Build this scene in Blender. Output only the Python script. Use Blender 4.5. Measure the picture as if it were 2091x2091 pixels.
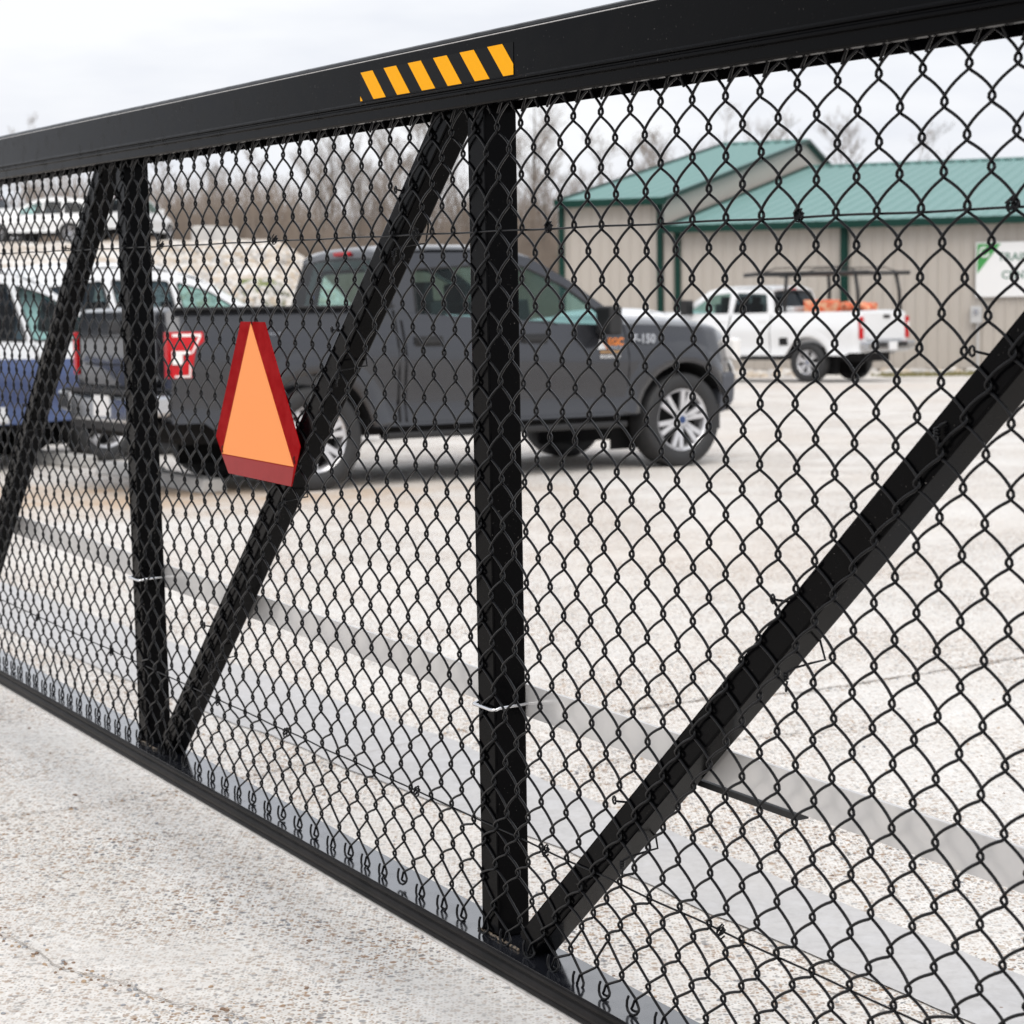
import bpy, bmesh, math, random
import numpy as np
from mathutils import Matrix, Vector
R_=random.Random(7); PI=math.pi
for o in list(bpy.data.objects): bpy.data.objects.remove(o)
sc=bpy.context.scene; col=sc.collection
# ---------------------------------------------------------------- camera
cd=bpy.data.cameras.new('camera'); cam=bpy.data.objects.new('camera',cd); col.objects.link(cam); sc.camera=cam
cd.sensor_width=36; cd.lens=71.503; cd.clip_start=.05; cd.clip_end=2000
CM=((0.999888,-0.0149983,0.0),(-0.0014573,-0.0971533,0.9952684),(-0.0149273,-0.9951564,-0.0971642))
cam.matrix_world=Matrix(((CM[0][0],-CM[0][1],-CM[0][2],0),(CM[1][0],-CM[1][1],-CM[1][2],0),(CM[2][0],-CM[2][1],-CM[2][2],1.34),(0,0,0,1)))
cd.dof.use_dof=True; cd.dof.focus_distance=3.35; cd.dof.aperture_fstop=10; cd.dof.aperture_blades=0
# ---------------------------------------------------------------- world: overcast
W=bpy.data.worlds.new('World'); sc.world=W; W.use_nodes=True
nt=W.node_tree; nt.nodes.clear()
N=lambda t:nt.nodes.new(t)
out=N('ShaderNodeOutputWorld'); bg=N('ShaderNodeBackground'); sky=N('ShaderNodeTexSky'); sky.sky_type='NISHITA'; sky.sun_disc=False
SUN_EL=math.radians(52); SUN_AZ=math.radians(168)
sky.sun_elevation=SUN_EL; sky.sun_rotation=SUN_AZ; sky.dust_density=5; sky.air_density=1.5
tc=N('ShaderNodeTexCoord'); mp=N('ShaderNodeMapping'); mp.inputs['Scale'].default_value=(1.6,1.6,7)
nz=N('ShaderNodeTexNoise'); nz.inputs['Scale'].default_value=2.2; nz.inputs['Detail'].default_value=5; nz.inputs['Roughness'].default_value=.55
cr=N('ShaderNodeValToRGB'); cr.color_ramp.elements[0].position=.36; cr.color_ramp.elements[0].color=(.62,.645,.71,1); cr.color_ramp.elements[1].position=.62; cr.color_ramp.elements[1].color=(.775,.785,.81,1)
m1=N('ShaderNodeMix'); m1.data_type='RGBA'; m1.inputs[0].default_value=.93
sm=N('ShaderNodeVectorMath'); sm.operation='SCALE'; sm.inputs['Scale'].default_value=.10
L=nt.links.new
L(tc.outputs['Generated'],mp.inputs['Vector']); L(mp.outputs[0],nz.inputs['Vector']); L(nz.outputs['Fac'],cr.inputs[0])
L(sky.outputs[0],sm.inputs[0]); L(sm.outputs[0],m1.inputs[6]); L(cr.outputs[0],m1.inputs[7]); L(m1.outputs[2],bg.inputs['Color'])
bg.inputs['Strength'].default_value=1.0; L(bg.outputs[0],out.inputs[0])
sd=bpy.data.lights.new('sun','SUN'); so=bpy.data.objects.new('sun',sd); col.objects.link(so)
sd.energy=1.45; sd.angle=math.radians(50); sd.color=(1,.96,.9)
sdir=Vector((math.sin(SUN_AZ)*math.cos(SUN_EL),math.cos(SUN_AZ)*math.cos(SUN_EL),math.sin(SUN_EL)))
so.rotation_euler=sdir.to_track_quat('Z','Y').to_euler()
sc.view_settings.view_transform='Standard'; sc.view_settings.look='None'; sc.view_settings.exposure=0.42; sc.view_settings.gamma=1
# ---------------------------------------------------------------- materials
MATS={}
def mat(name,color,rough=.5,metal=0,spec=.5,coat=0,noise=None,bump=None,coatr=.05):
    """noise=(scale,amount,color2) mixes in a second colour; bump=(scale,strength,dist)"""
    if name in MATS: return MATS[name]
    m=bpy.data.materials.new(name); m.use_nodes=True; t=m.node_tree; b=t.nodes['Principled BSDF']
    b.inputs['Base Color'].default_value=(*color,1); b.inputs['Roughness'].default_value=rough; b.inputs['Metallic'].default_value=metal
    b.inputs['Specular IOR Level'].default_value=spec; b.inputs['Coat Weight'].default_value=coat; b.inputs['Coat Roughness'].default_value=coatr
    if noise or bump:
        c=t.nodes.new('ShaderNodeTexCoord')
    if noise:
        n=t.nodes.new('ShaderNodeTexNoise'); n.inputs['Scale'].default_value=noise[0]; n.inputs['Detail'].default_value=6; n.inputs['Roughness'].default_value=.65
        t.links.new(c.outputs['Object'],n.inputs['Vector'])
        r=t.nodes.new('ShaderNodeValToRGB'); r.color_ramp.elements[0].position=.5-.5*(noise[3] if len(noise)>3 else .5)*.6; r.color_ramp.elements[1].position=.5+.5*(noise[3] if len(noise)>3 else .5)*.6
        x=t.nodes.new('ShaderNodeMix'); x.data_type='RGBA'; x.inputs[6].default_value=(*color,1); x.inputs[7].default_value=(*noise[2],1)
        mu=t.nodes.new('ShaderNodeMath'); mu.operation='MULTIPLY'; mu.inputs[1].default_value=noise[1]
        t.links.new(n.outputs['Fac'],r.inputs[0]); t.links.new(r.outputs[0],mu.inputs[0]); t.links.new(mu.outputs[0],x.inputs[0]); t.links.new(x.outputs[2],b.inputs['Base Color'])
    if bump:
        n=t.nodes.new('ShaderNodeTexNoise'); n.inputs['Scale'].default_value=bump[0]; n.inputs['Detail'].default_value=4
        t.links.new(c.outputs['Object'],n.inputs['Vector'])
        bp=t.nodes.new('ShaderNodeBump'); bp.inputs['Strength'].default_value=bump[1]; bp.inputs['Distance'].default_value=bump[2]
        t.links.new(n.outputs['Fac'],bp.inputs['Height']); t.links.new(bp.outputs[0],b.inputs['Normal'])
    MATS[name]=m; return m
def ior(m,v,sp=.5):
    b=m.node_tree.nodes['Principled BSDF']; b.inputs['IOR'].default_value=v; b.inputs['Specular IOR Level'].default_value=sp; return m
def glassmat(name,tint,refl=.12):
    if name in MATS: return MATS[name]
    m=bpy.data.materials.new(name); m.use_nodes=True; t=m.node_tree; t.nodes.clear()
    o=t.nodes.new('ShaderNodeOutputMaterial'); a=t.nodes.new('ShaderNodeBsdfTransparent'); g=t.nodes.new('ShaderNodeBsdfGlossy'); x=t.nodes.new('ShaderNodeMixShader'); f=t.nodes.new('ShaderNodeLayerWeight'); pw=t.nodes.new('ShaderNodeMath'); ma=t.nodes.new('ShaderNodeMath')
    a.inputs[0].default_value=(*tint,1); g.inputs['Roughness'].default_value=.03; g.inputs['Color'].default_value=(1,1,1,1); f.inputs[0].default_value=.5; pw.operation='POWER'; pw.inputs[1].default_value=5; ma.operation='MULTIPLY_ADD'; ma.inputs[1].default_value=.85; ma.inputs[2].default_value=.018; t.links.new(f.outputs['Facing'],pw.inputs[0]); t.links.new(pw.outputs[0],ma.inputs[0])
    t.links.new(ma.outputs[0],x.inputs[0]); t.links.new(a.outputs[0],x.inputs[1]); t.links.new(g.outputs[0],x.inputs[2]); t.links.new(x.outputs[0],o.inputs[0])
    MATS[name]=m; return m
def dusty_black(name='dusty_black_rail',base=(.011,.012,.016),rough=.17,spec=.9,coat=1,lo=.70,dust=(.42,.38,.34),sc_=330,amt=1.0):
    m=mat(name,base,rough,spec=spec,coat=coat,coatr=.1)
    t=m.node_tree;b=t.nodes['Principled BSDF'];c=t.nodes.new('ShaderNodeTexCoord')
    v=t.nodes.new('ShaderNodeTexNoise');v.inputs['Scale'].default_value=sc_;v.inputs['Detail'].default_value=2
    v2=t.nodes.new('ShaderNodeTexNoise');v2.inputs['Scale'].default_value=3;v2.inputs['Detail'].default_value=4
    v3=t.nodes.new('ShaderNodeTexNoise');v3.inputs['Scale'].default_value=26;v3.inputs['Detail'].default_value=5
    r=t.nodes.new('ShaderNodeValToRGB');r.color_ramp.elements[0].position=lo;r.color_ramp.elements[1].position=lo+.05
    r2=t.nodes.new('ShaderNodeValToRGB');r2.color_ramp.elements[0].position=.4;r2.color_ramp.elements[1].position=.7
    mm=t.nodes.new('ShaderNodeMath');mm.operation='MULTIPLY';m2=t.nodes.new('ShaderNodeMath');m2.operation='MULTIPLY';m2.inputs[1].default_value=amt
    x=t.nodes.new('ShaderNodeMix');x.data_type='RGBA';x.inputs[6].default_value=(*base,1);x.inputs[7].default_value=(*dust,1)
    for a in (v,v2,v3):t.links.new(c.outputs['Object'],a.inputs['Vector'])
    t.links.new(v.outputs['Fac'],r.inputs[0]);t.links.new(v2.outputs['Fac'],r2.inputs[0]);t.links.new(r.outputs[0],mm.inputs[0]);t.links.new(r2.outputs[0],mm.inputs[1]);t.links.new(mm.outputs[0],m2.inputs[0]);t.links.new(m2.outputs[0],x.inputs[0]);t.links.new(x.outputs[2],b.inputs['Base Color'])
    mr=t.nodes.new('ShaderNodeMapRange');mr.inputs[1].default_value=.35;mr.inputs[2].default_value=.7;mr.inputs[3].default_value=rough*.7;mr.inputs[4].default_value=rough*1.9;t.links.new(v3.outputs['Fac'],mr.inputs[0]);t.links.new(mr.outputs[0],b.inputs['Roughness'])
    return m
railtop=dusty_black()
black=dusty_black('black_powder_coat',(.0018,.0018,.0022),.16,.065,0,.715,(.30,.28,.26),260,.8)
ior(black,1.13)
railface=mat('worn_black_face',(.008,.008,.008),.42,spec=.12,noise=(14,.8,(.022,.020,.020),.6),bump=(60,.15,.001))
wirem=mat('black_vinyl_wire',(.003,.0033,.0045),.3,spec=.22,noise=(90,.5,(.010,.010,.011),.3))
alu=mat('mill_aluminium',(.82,.80,.775),.16,metal=.2,noise=(9,.5,(.60,.60,.61),.6),bump=(130,.1,.0005))
chrome=mat('zinc_steel',(.75,.76,.78),.18,metal=1)
ior(wirem,1.28); ior(railface,1.18)
bare=mat('bare_metal_edge',(.72,.70,.67),.4,metal=.1,noise=(30,.7,(.3,.29,.28),.6))
yellow=mat('yellow_tape',(.98,.43,.0),.5,spec=.1); tapeblack=ior(mat('black_tape',(.002,.002,.002),.3),1.15)
ior(yellow,1.2)
orange=mat('fluorescent_orange',(1.0,.34,.10),.5,spec=.15,noise=(500,.25,(1.0,.36,.12),.3))
redm=mat('retroreflective_red',(.27,.0,.002),.45,spec=.05,noise=(22,.6,(.36,.012,.014),.3),bump=(700,.1,.0004))
gun=mat('charcoal_paint',(.036,.038,.045),.25,metal=.6,coat=1)
white=mat('white_paint',(.78,.79,.8),.35,coat=.8)
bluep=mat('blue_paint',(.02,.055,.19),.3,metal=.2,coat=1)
blk=mat('black_plastic',(.012,.012,.013),.5)
tyrem=mat('tyre_rubber',(.017,.018,.021),.65,noise=(30,.4,(.04,.038,.034),.5))
ior(redm,1.07)
rimm=mat('silver_alloy',(.62,.62,.64),.28,metal=.55)
dark=mat('dark_cavity',(.006,.006,.007),.9)
seatm=mat('grey_fabric',(.035,.035,.038),.85)
glass=glassmat('tinted_glass',(.60,.78,.76)); glassd=glassmat('privacy_glass',(.16,.20,.24))
lampred=mat('red_lens',(.5,.003,.008),.2,spec=.4); lampw=mat('clear_lens',(.8,.78,.76),.2,coat=1)
chromeb=mat('chrome_bumper',(.55,.57,.6),.15,metal=1)
decw=mat('decal_white',(.8,.8,.8),.5); deco=mat('decal_orange',(.85,.26,.05),.5); dect=mat('decal_tan',(.35,.2,.08),.5); decg=mat('decal_grey',(.35,.37,.42),.5)
# ---------------------------------------------------------------- object helpers
def link(o,parent=None):
    col.objects.link(o)
    if parent is not None: o.parent=parent
    return o
def tag(o,label=None,cat=None,group=None,kind=None):
    if label:o['label']=label
    if cat:o['category']=cat
    if group:o['group']=group
    if kind:o['kind']=kind
    return o
def thing(name,label,cat,loc=(0,0,0),rz=0,group=None):
    o=bpy.data.objects.new(name,None); o.location=loc; o.rotation_euler=(0,0,rz); o.empty_display_size=.2; link(o); return tag(o,label,cat,group)
class MB:
    def __init__(s): s.v=[]; s.f=[]; s.m=[]
    def add(s,v,f,mi=0):
        k=len(s.v); s.v+= [tuple(p) for p in v]; s.f+=[tuple(i+k for i in q) for q in f]; s.m+=[mi]*len(f); return s
    def box(s,c,d,rot=None,mi=0):
        x,y,z=[q/2 for q in d]; v=[Vector((a,b,e)) for a in(-x,x) for b in(-y,y) for e in(-z,z)]
        if rot is not None: v=[rot@p for p in v]
        v=[p+Vector(c) for p in v]
        return s.add(v,[(0,1,3,2),(4,6,7,5),(0,4,5,1),(2,3,7,6),(0,2,6,4),(1,5,7,3)],mi)
    def bar(s,a,b,w,h,up=(0,0,1),mi=0):
        a=Vector(a);b=Vector(b);d=(b-a);L=d.length;d.normalize();u=Vector(up);x=d.cross(u)
        if x.length<1e-5: x=d.cross(Vector((1,0,0)))
        x.normalize();u=x.cross(d)
        M=Matrix((x,d,u)).transposed(); return s.box((a+b)/2,(w,L,h),M,mi)
    def tube(s,P,r,n=8,cap=True,mi=0,ref=None):
        P=[Vector(p) for p in P]; k0=len(s.v); m=len(P); rs=r if hasattr(r,'__len__') else [r]*m; prev=None
        for i,p in enumerate(P):
            t=(P[min(i+1,m-1)]-P[max(i-1,0)]); t.normalize()
            if prev is None:
                a=Vector((0,0,1)) if abs(t.z)<.9 else Vector((1,0,0)); x=t.cross(a)
            else: x=prev-t*prev.dot(t)
            x.normalize(); prev=x; y=t.cross(x)
            for j in range(n):
                an=2*PI*j/n; s.v.append(tuple(p+(x*math.cos(an)+y*math.sin(an))*rs[i]))
        for i in range(m-1):
            for j in range(n):
                a=k0+i*n+j;b=k0+i*n+(j+1)%n; s.f.append((a,b,b+n,a+n)); s.m.append(mi)
        if cap:
            s.f.append(tuple(k0+j for j in reversed(range(n)))); s.f.append(tuple(k0+(m-1)*n+j for j in range(n))); s.m+=[mi,mi]
        return s
    def lathe(s,prof,c=(0,0,0),axis='y',n=40,mi=0):
        k0=len(s.v); m=len(prof)
        for i in range(n):
            a=2*PI*i/n; ca,sa=math.cos(a),math.sin(a)
            for (r,h) in prof:
                p=(r*ca,h,r*sa) if axis=='y' else (r*ca,r*sa,h)
                s.v.append((p[0]+c[0],p[1]+c[1],p[2]+c[2]))
        for i in range(n):
            for j in range(m-1):
                a=k0+i*m+j;b=k0+((i+1)%n)*m+j; s.f.append((a,a+1,b+1,b)); s.m.append(mi)
        return s
    def extr(s,poly,a,b,axis='x',mi=0):
        """poly 2-D points extruded from a to b"""
        n=len(poly); f=(lambda u,w,t:(t,u,w)) if axis=='x' else ((lambda u,w,t:(u,t,w)) if axis=='y' else (lambda u,w,t:(u,w,t)))
        v=[f(u,w,a) for u,w in poly]+[f(u,w,b) for u,w in poly]
        return s.add(v,[tuple(range(n)),tuple(reversed(range(n,2*n)))]+[(i,(i+1)%n+0,(i+1)%n+n,i+n) for i in range(n)],mi)
    def build(s,name,mats,parent=None,smooth=False,bevel=0,auto=None):
        me=bpy.data.meshes.new(name); me.from_pydata(s.v,[],s.f)
        mats=mats if isinstance(mats,(list,tuple)) else [mats]
        for q in mats: me.materials.append(q)
        if len(mats)>1: me.polygons.foreach_set('material_index',s.m)
        bm=bmesh.new(); bm.from_mesh(me); bmesh.ops.recalc_face_normals(bm,faces=bm.faces); bm.to_mesh(me); bm.free()
        if smooth: me.polygons.foreach_set('use_smooth',[True]*len(me.polygons))
        o=bpy.data.objects.new(name,me); link(o,parent)
        if bevel:
            b=o.modifiers.new('b','BEVEL'); b.width=bevel; b.segments=2; b.limit_method='ANGLE'; b.angle_limit=math.radians(35)
        if auto:
            me.set_sharp_from_angle(angle=math.radians(auto))
        return o
def copy_tree(o,parent=None):
    c=o.copy(); col.objects.link(c)
    if parent is not None: c.parent=parent
    for ch in [q for q in bpy.data.objects if q.parent==o and q!=c]: copy_tree(ch,c)
    return c
FONT=None
def text(s,size,name,m,parent,M,ext=.001,bold=0):
    cu=bpy.data.curves.new(name,'FONT'); cu.body=s; cu.size=size; cu.extrude=ext; cu.offset=bold; cu.align_x='LEFT'; cu.resolution_u=3
    t=bpy.data.objects.new('tmp',cu); col.objects.link(t); bpy.context.view_layer.update()
    me=bpy.data.meshes.new_from_object(t.evaluated_get(bpy.context.evaluated_depsgraph_get())); bpy.data.objects.remove(t)
    me.name=name; me.materials.clear(); me.materials.append(m)
    o=bpy.data.objects.new(name,me); link(o,parent); o.matrix_local=M; return o
# ================================================================ GROUND
def gz(y): return 0.0 if y<20 else (-.0129*(min(y,55)-20))
def ground_mat(name,base,warm,peb=True,dirt=.5):
    m=bpy.data.materials.new(name); m.use_nodes=True; t=m.node_tree; b=t.nodes['Principled BSDF']; b.inputs['Roughness'].default_value=.9; b.inputs['Specular IOR Level'].default_value=.25
    A=t.nodes.new; K=t.links.new
    g=A('ShaderNodeNewGeometry')
    def noise(sc_,det=5,ro=.6,vec=None):
        n=A('ShaderNodeTexNoise'); n.inputs['Scale'].default_value=sc_; n.inputs['Detail'].default_value=det; n.inputs['Roughness'].default_value=ro
        K(vec or g.outputs['Position'],n.inputs['Vector']); return n.outputs['Fac']
    def ramp(x,a,bb,ca=(0,0,0,1),cb=(1,1,1,1)):
        r=A('ShaderNodeValToRGB'); r.color_ramp.elements[0].position=a; r.color_ramp.elements[1].position=bb; r.color_ramp.elements[0].color=ca; r.color_ramp.elements[1].color=cb; K(x,r.inputs[0]); return r.outputs[0]
    def mix(f,c1,c2,mode='MIX'):
        x=A('ShaderNodeMix'); x.data_type='RGBA'; x.blend_type=mode
        for i,c in ((6,c1),(7,c2)):
            if hasattr(c,'links') or hasattr(c,'is_linked'): K(c,x.inputs[i])
            else: x.inputs[i].default_value=(*c,1)
        if hasattr(f,'is_linked'): K(f,x.inputs[0])
        else: x.inputs[0].default_value=f
        return x.outputs[2]
    def mul(a_,b_):
        x=A('ShaderNodeMath'); x.operation='MULTIPLY'
        for i,c in ((0,a_),(1,b_)):
            if hasattr(c,'is_linked'): K(c,x.inputs[i])
            else: x.inputs[i].default_value=c
        return x.outputs[0]
    c=mix(ramp(noise(.35,4),.35,.65),base,warm)
    c=mix(mul(ramp(noise(2.3,6,.7),.42,.72),.45),c,tuple(q*.78 for q in base))
    c=mix(mul(ramp(noise(38,4,.7),.45,.7),.5),c,tuple(q*.72 for q in warm))
    c=mix(mul(ramp(noise(14,5,.7),.5,.7),.4),c,tuple(min(1,q*1.25) for q in base))
    c=mix(mul(ramp(noise(.6,4,.6),.52,.72),.28),c,(.50,.46,.41))
    hs=noise(60,5,.7)
    if peb:
        # distort + two sizes of exposed stones, only some cells show
        for sc_,th,amt in ((78,.55,1.0),(140,.45,.95),(50,.80,1.0)):
            v=A('ShaderNodeTexVoronoi'); v.voronoi_dimensions='2D'; v.inputs['Scale'].default_value=sc_; K(g.outputs['Position'],v.inputs['Vector'])
            sx=A('ShaderNodeSeparateColor'); K(v.outputs['Color'],sx.inputs[0])
            shape=ramp(v.outputs['Distance'],.27,.44,(1,1,1,1),(0,0,0,1))
            sel=ramp(sx.outputs[0],th,th+.02)
            patch=ramp(noise(1.1,3),.38,.60,(.35,.35,.35,1),(1,1,1,1))
            rc=A('ShaderNodeValToRGB'); e=rc.color_ramp; e.interpolation='CONSTANT'
            cols=[(0,(.30,.18,.10)),(.18,(.20,.185,.175)),(.34,(.42,.31,.22)),(.5,(.11,.115,.13)),(.62,(.50,.42,.34)),(.75,(.26,.17,.11)),(.9,(.62,.60,.57))]
            e.elements[0].position=0; e.elements[0].color=(*cols[0][1],1); e.elements[1].position=cols[1][0]; e.elements[1].color=(*cols[1][1],1)
            for p_,cc in cols[2:]:
                q=e.elements.new(p_); q.color=(*cc,1)
            K(sx.outputs[1],rc.inputs[0])
            c=mix(mul(mul(mul(shape,sel),patch),amt),c,rc.outputs[0])
    if dirt>0:
        sb=A('ShaderNodeVectorMath'); sb.operation='SUBTRACT'; sb.inputs[1].default_value=(-3.2,15.3,0); K(g.outputs['Position'],sb.inputs[0])
        ml=A('ShaderNodeVectorMath'); ml.operation='MULTIPLY'; ml.inputs[1].default_value=(.24,.55,0); K(sb.outputs[0],ml.inputs[0])
        ln=A('ShaderNodeVectorMath'); ln.operation='LENGTH'; K(ml.outputs[0],ln.inputs[0])
        c=mix(mul(mul(ramp(ln.outputs['Value'],.35,1.0,(1,1,1,1),(0,0,0,1)),ramp(noise(1.3,5,.6),.3,.6)),.85),c,(.56,.41,.28))
    if dirt>0:
        c=mix(mul(ramp(noise(.13,3,.5),.52,.66),dirt),c,(.50,.36,.24))
    K(c,b.inputs['Base Color'])
    bp=A('ShaderNodeBump'); bp.inputs['Strength'].default_value=.5 if peb else .2; bp.inputs['Distance'].default_value=.006; K(hs,bp.inputs['Height']); K(bp.outputs[0],b.inputs['Normal'])
    return m
aggregate=ground_mat('exposed_aggregate_concrete',(.80,.787,.76),(.75,.71,.66),True,.22)
smoothc=ground_mat('smooth_concrete',(.53,.53,.54),(.59,.575,.56),False,0)
g=MB(); ys=[-12,0,20,30,40,55,80,140,300,900]; xr=[-900,-200,-60,-20,0,20,60,200,900]
v=[(x,y,gz(y)) for y in ys for x in xr]; n=len(xr)
g.add(v,[(j*n+i,j*n+i+1,(j+1)*n+i+1,(j+1)*n+i) for j in range(len(ys)-1) for i in range(n-1)])
tag(g.build('ground',aggregate),kind='structure')
def ribbon(pl,wd,z,jit,seed,taper=True):
    r=random.Random(seed); P=[]
    for i in range(len(pl)-1):
        a=Vector(pl[i]);b=Vector(pl[i+1]); k=max(2,int((b-a).length/.025))
        for j in range(k): P.append(a+(b-a)*j/k)
    P.append(Vector(pl[-1])); v=[];off=0
    for i,p in enumerate(P):
        d=(P[min(i+1,len(P)-1)]-P[max(i-1,0)]).normalized(); nn=Vector((-d.y,d.x)); off=off*.8+r.uniform(-1,1)*jit
        w1=wd*r.uniform(.3,1.2); w2=wd*r.uniform(.3,1.2); q=p+nn*off
        v+=[(q.x+nn.x*w1,q.y+nn.y*w1,z),(q.x-nn.x*w2,q.y-nn.y*w2,z)]
    return v,[(2*i,2*i+1,2*i+3,2*i+2) for i in range(len(P)-1)],P
def lerp_line(pl,n):
    P=[Vector(p) for p in pl]; L_=[0]
    for i in range(len(P)-1): L_.append(L_[-1]+(P[i+1]-P[i]).length)
    o=[]
    for k in range(n):
        s=L_[-1]*k/(n-1); i=max(j for j in range(len(L_)) if L_[j]<=s+1e-9); i=min(i,len(P)-2); f=(s-L_[i])/(L_[i+1]-L_[i]); o.append(P[i].lerp(P[i+1],f))
    return o
up=lerp_line([(-5.2,14.9),(-2.64,10.39),(-.24,6.36),(.6,4.75),(2.3,1.6)],160); lo=lerp_line([(-4.8,12.9),(-2.19,8.75),(-.26,5.55),(.27,4.72),(1.9,1.9)],160)
rr=random.Random(3); v=[];a1=a2=0
for p,q in zip(up,lo):
    a1=a1*.85+rr.uniform(-.006,.006); a2=a2*.85+rr.uniform(-.006,.006); v+=[(p.x+a1,p.y+a1,.004),(q.x+a2,q.y+a2,.004)]
tag(MB().add(v,[(2*i,2*i+1,2*i+3,2*i+2) for i in range(159)]).build('drainage_strip',smoothc),kind='structure')
crackm=mat('dirt_filled_crack',(.26,.23,.20),.95,noise=(60,.95,(.58,.54,.50),.5))
CR=[[(-1.7,5.15),(-1.4,5.4),(-1.11,5.56),(-.79,5.84),(-.6,6.03),(-.3,6.3),(0,6.7)],[(.35,6.75),(.75,7.0),(1.02,7.03),(1.95,7.69),(3.2,8.5)],[(-1.4,4.6),(-1.15,4.38),(-.95,4.12),(-.76,3.95),(-.63,3.85),(-.49,3.76),(-.2,3.5)],[(.2,5.9),(.55,6.2),(.9,6.35)]]
peb=MB(); cm=MB(); rr=random.Random(11)
def pebble(x,y,s,mi,z=0):
    a=rr.uniform(0,PI); sx,sy,sz=s*rr.uniform(.8,1.4),s*rr.uniform(.6,1),s*rr.uniform(.35,.6); V=[]
    for la in (-.9,-.2,.5,1.1):
        for k in range(6):
            an=k*PI/3+la; r=math.cos(la); px,py=sx*r*math.cos(an)*rr.uniform(.85,1.1),sy*r*math.sin(an)*rr.uniform(.85,1.1)
            V.append((x+px*math.cos(a)-py*math.sin(a),y+px*math.sin(a)+py*math.cos(a),z+sz*(math.sin(la)+.5)))
    F=[(i*6+j,i*6+(j+1)%6,(i+1)*6+(j+1)%6,(i+1)*6+j) for i in range(3) for j in range(6)]+[tuple(range(18,24))]
    peb.add(V,F,mi)
for i,c_ in enumerate(CR):
    a_,b_,P=ribbon(c_,.0024 if i!=1 else .008,.0045,.007,20+i); cm.add(a_,b_)
    for p in P:
        for _ in range(5): pebble(p.x+rr.gauss(0,.022),p.y+rr.gauss(0,.022),rr.uniform(.002,.0062),rr.choice([0,1,2,2,2,3]))
tag(cm.build('pavement_crack',crackm),kind='structure')
for k in range(1500):
    y=rr.uniform(2.8,8.5); x=rr.uniform(-.27,.27)*y; pebble(x,y,rr.choice([.002,.0025,.003,.004,.0055])*rr.uniform(.7,1.2),rr.choice([0,0,1,2,3]))
pm=[mat('pebble_tan',(.42,.30,.20),.8),mat('pebble_grey',(.30,.31,.33),.8),mat('pebble_pale',(.62,.60,.57),.8),mat('pebble_brown',(.24,.16,.11),.8)]
tag(peb.build('loose_pebbles',pm,smooth=True),'scattered loose pebbles and grit lying on the pale concrete yard','pebbles',kind='stuff')
# embankment
def emb(x,y):
    t=min(1,max(0,(y-34)/26)); H=3.95*t*t*(3-2*t)+max(0,y-60)*.04; xb=-.118*y; w=.075*y
    s=min(1,max(0,(xb+w-x)/w)); s=s*s*(3-2*s); return H*s
def terr_mat(name,c1,c2,c3,grass=None):
    m=mat(name,c1,.95,noise=(1.2,.9,c2,.8),bump=(3,.8,.15)); 
    if c3:
        t=m.node_tree; b=t.nodes['Principled BSDF']; src=b.inputs['Base Color'].links[0].from_socket
        g_=t.nodes.new('ShaderNodeNewGeometry'); v_=t.nodes.new('ShaderNodeTexVoronoi'); v_.inputs['Scale'].default_value=1.6; t.links.new(g_.outputs['Position'],v_.inputs['Vector'])
        s_=t.nodes.new('ShaderNodeSeparateColor'); t.links.new(v_.outputs['Color'],s_.inputs[0]); r_=t.nodes.new('ShaderNodeValToRGB'); r_.color_ramp.elements[0].position=.45; r_.color_ramp.elements[1].position=.6; t.links.new(s_.outputs[0],r_.inputs[0])
        x_=t.nodes.new('ShaderNodeMix'); x_.data_type='RGBA'; t.links.new(r_.outputs[0],x_.inputs[0]); t.links.new(src,x_.inputs[6]); x_.inputs[7].default_value=(*c3,1); t.links.new(x_.outputs[2],b.inputs['Base Color'])
    return m
embm=terr_mat('gravel_embankment',(.62,.57,.51),(.46,.37,.28),(.70,.67,.63)); grassm=mat('short_grass',(.13,.17,.045),.95,noise=(4,.8,(.22,.23,.09),.8))
rr=random.Random(5); e=MB(); XX=[-60+i*1.0 for i in range(62)]; YY=[33+j*1.2 for j in range(64)]; V=[]
for y in YY:
    for x in XX:
        xx=x*y/60; h=emb(xx,y); V.append((xx,y,gz(y)-.03+h+(rr.uniform(-.12,.12) if .15<h else 0)))
nx=len(XX); F=[];MI=[]
for j in range(len(YY)-1):
    for i in range(nx-1):
        F.append((j*nx+i,j*nx+i+1,(j+1)*nx+i+1,(j+1)*nx+i))
e.add(V,F)
for k,f in enumerate(e.f):
    c_=e.v[f[0]]; u=(c_[0]/c_[1])
    e.m[k]=1 if (-.135<u<-.085 and 1.35<c_[2]<2.25 and c_[1]<62) else 0
tag(e.build('gravel_embankment',[embm,grassm],smooth=True),kind='structure')
rk=MB(); rr=random.Random(9)
def rock(b,x,y,z,s):
    V=[]
    for la in (-1,-.3,.4,1.1):
        for k in range(6):
            an=k*PI/3+la*2; r=math.cos(la)*rr.uniform(.7,1.2); V.append((x+s*r*math.cos(an),y+s*r*math.sin(an)*.8,z+s*.7*(math.sin(la)+.3)*rr.uniform(.8,1.2)))
    b.add(V,[(i*6+j,i*6+(j+1)%6,(i+1)*6+(j+1)%6,(i+1)*6+j) for i in range(3) for j in range(6)]+[tuple(range(18,24))],rr.randrange(3))
rmats=[mat('rock_pale',(.68,.65,.61),.9),mat('rock_tan',(.55,.47,.38),.9),mat('rock_grey',(.52,.50,.48),.9)]
for k in range(6000):
    y=rr.uniform(40,62); x=rr.uniform(-.185,-.06)*y; h=emb(x,y)
    if h>.3: rock(rk,x,y,gz(y)+h-.03,rr.uniform(.04,.13))
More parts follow.
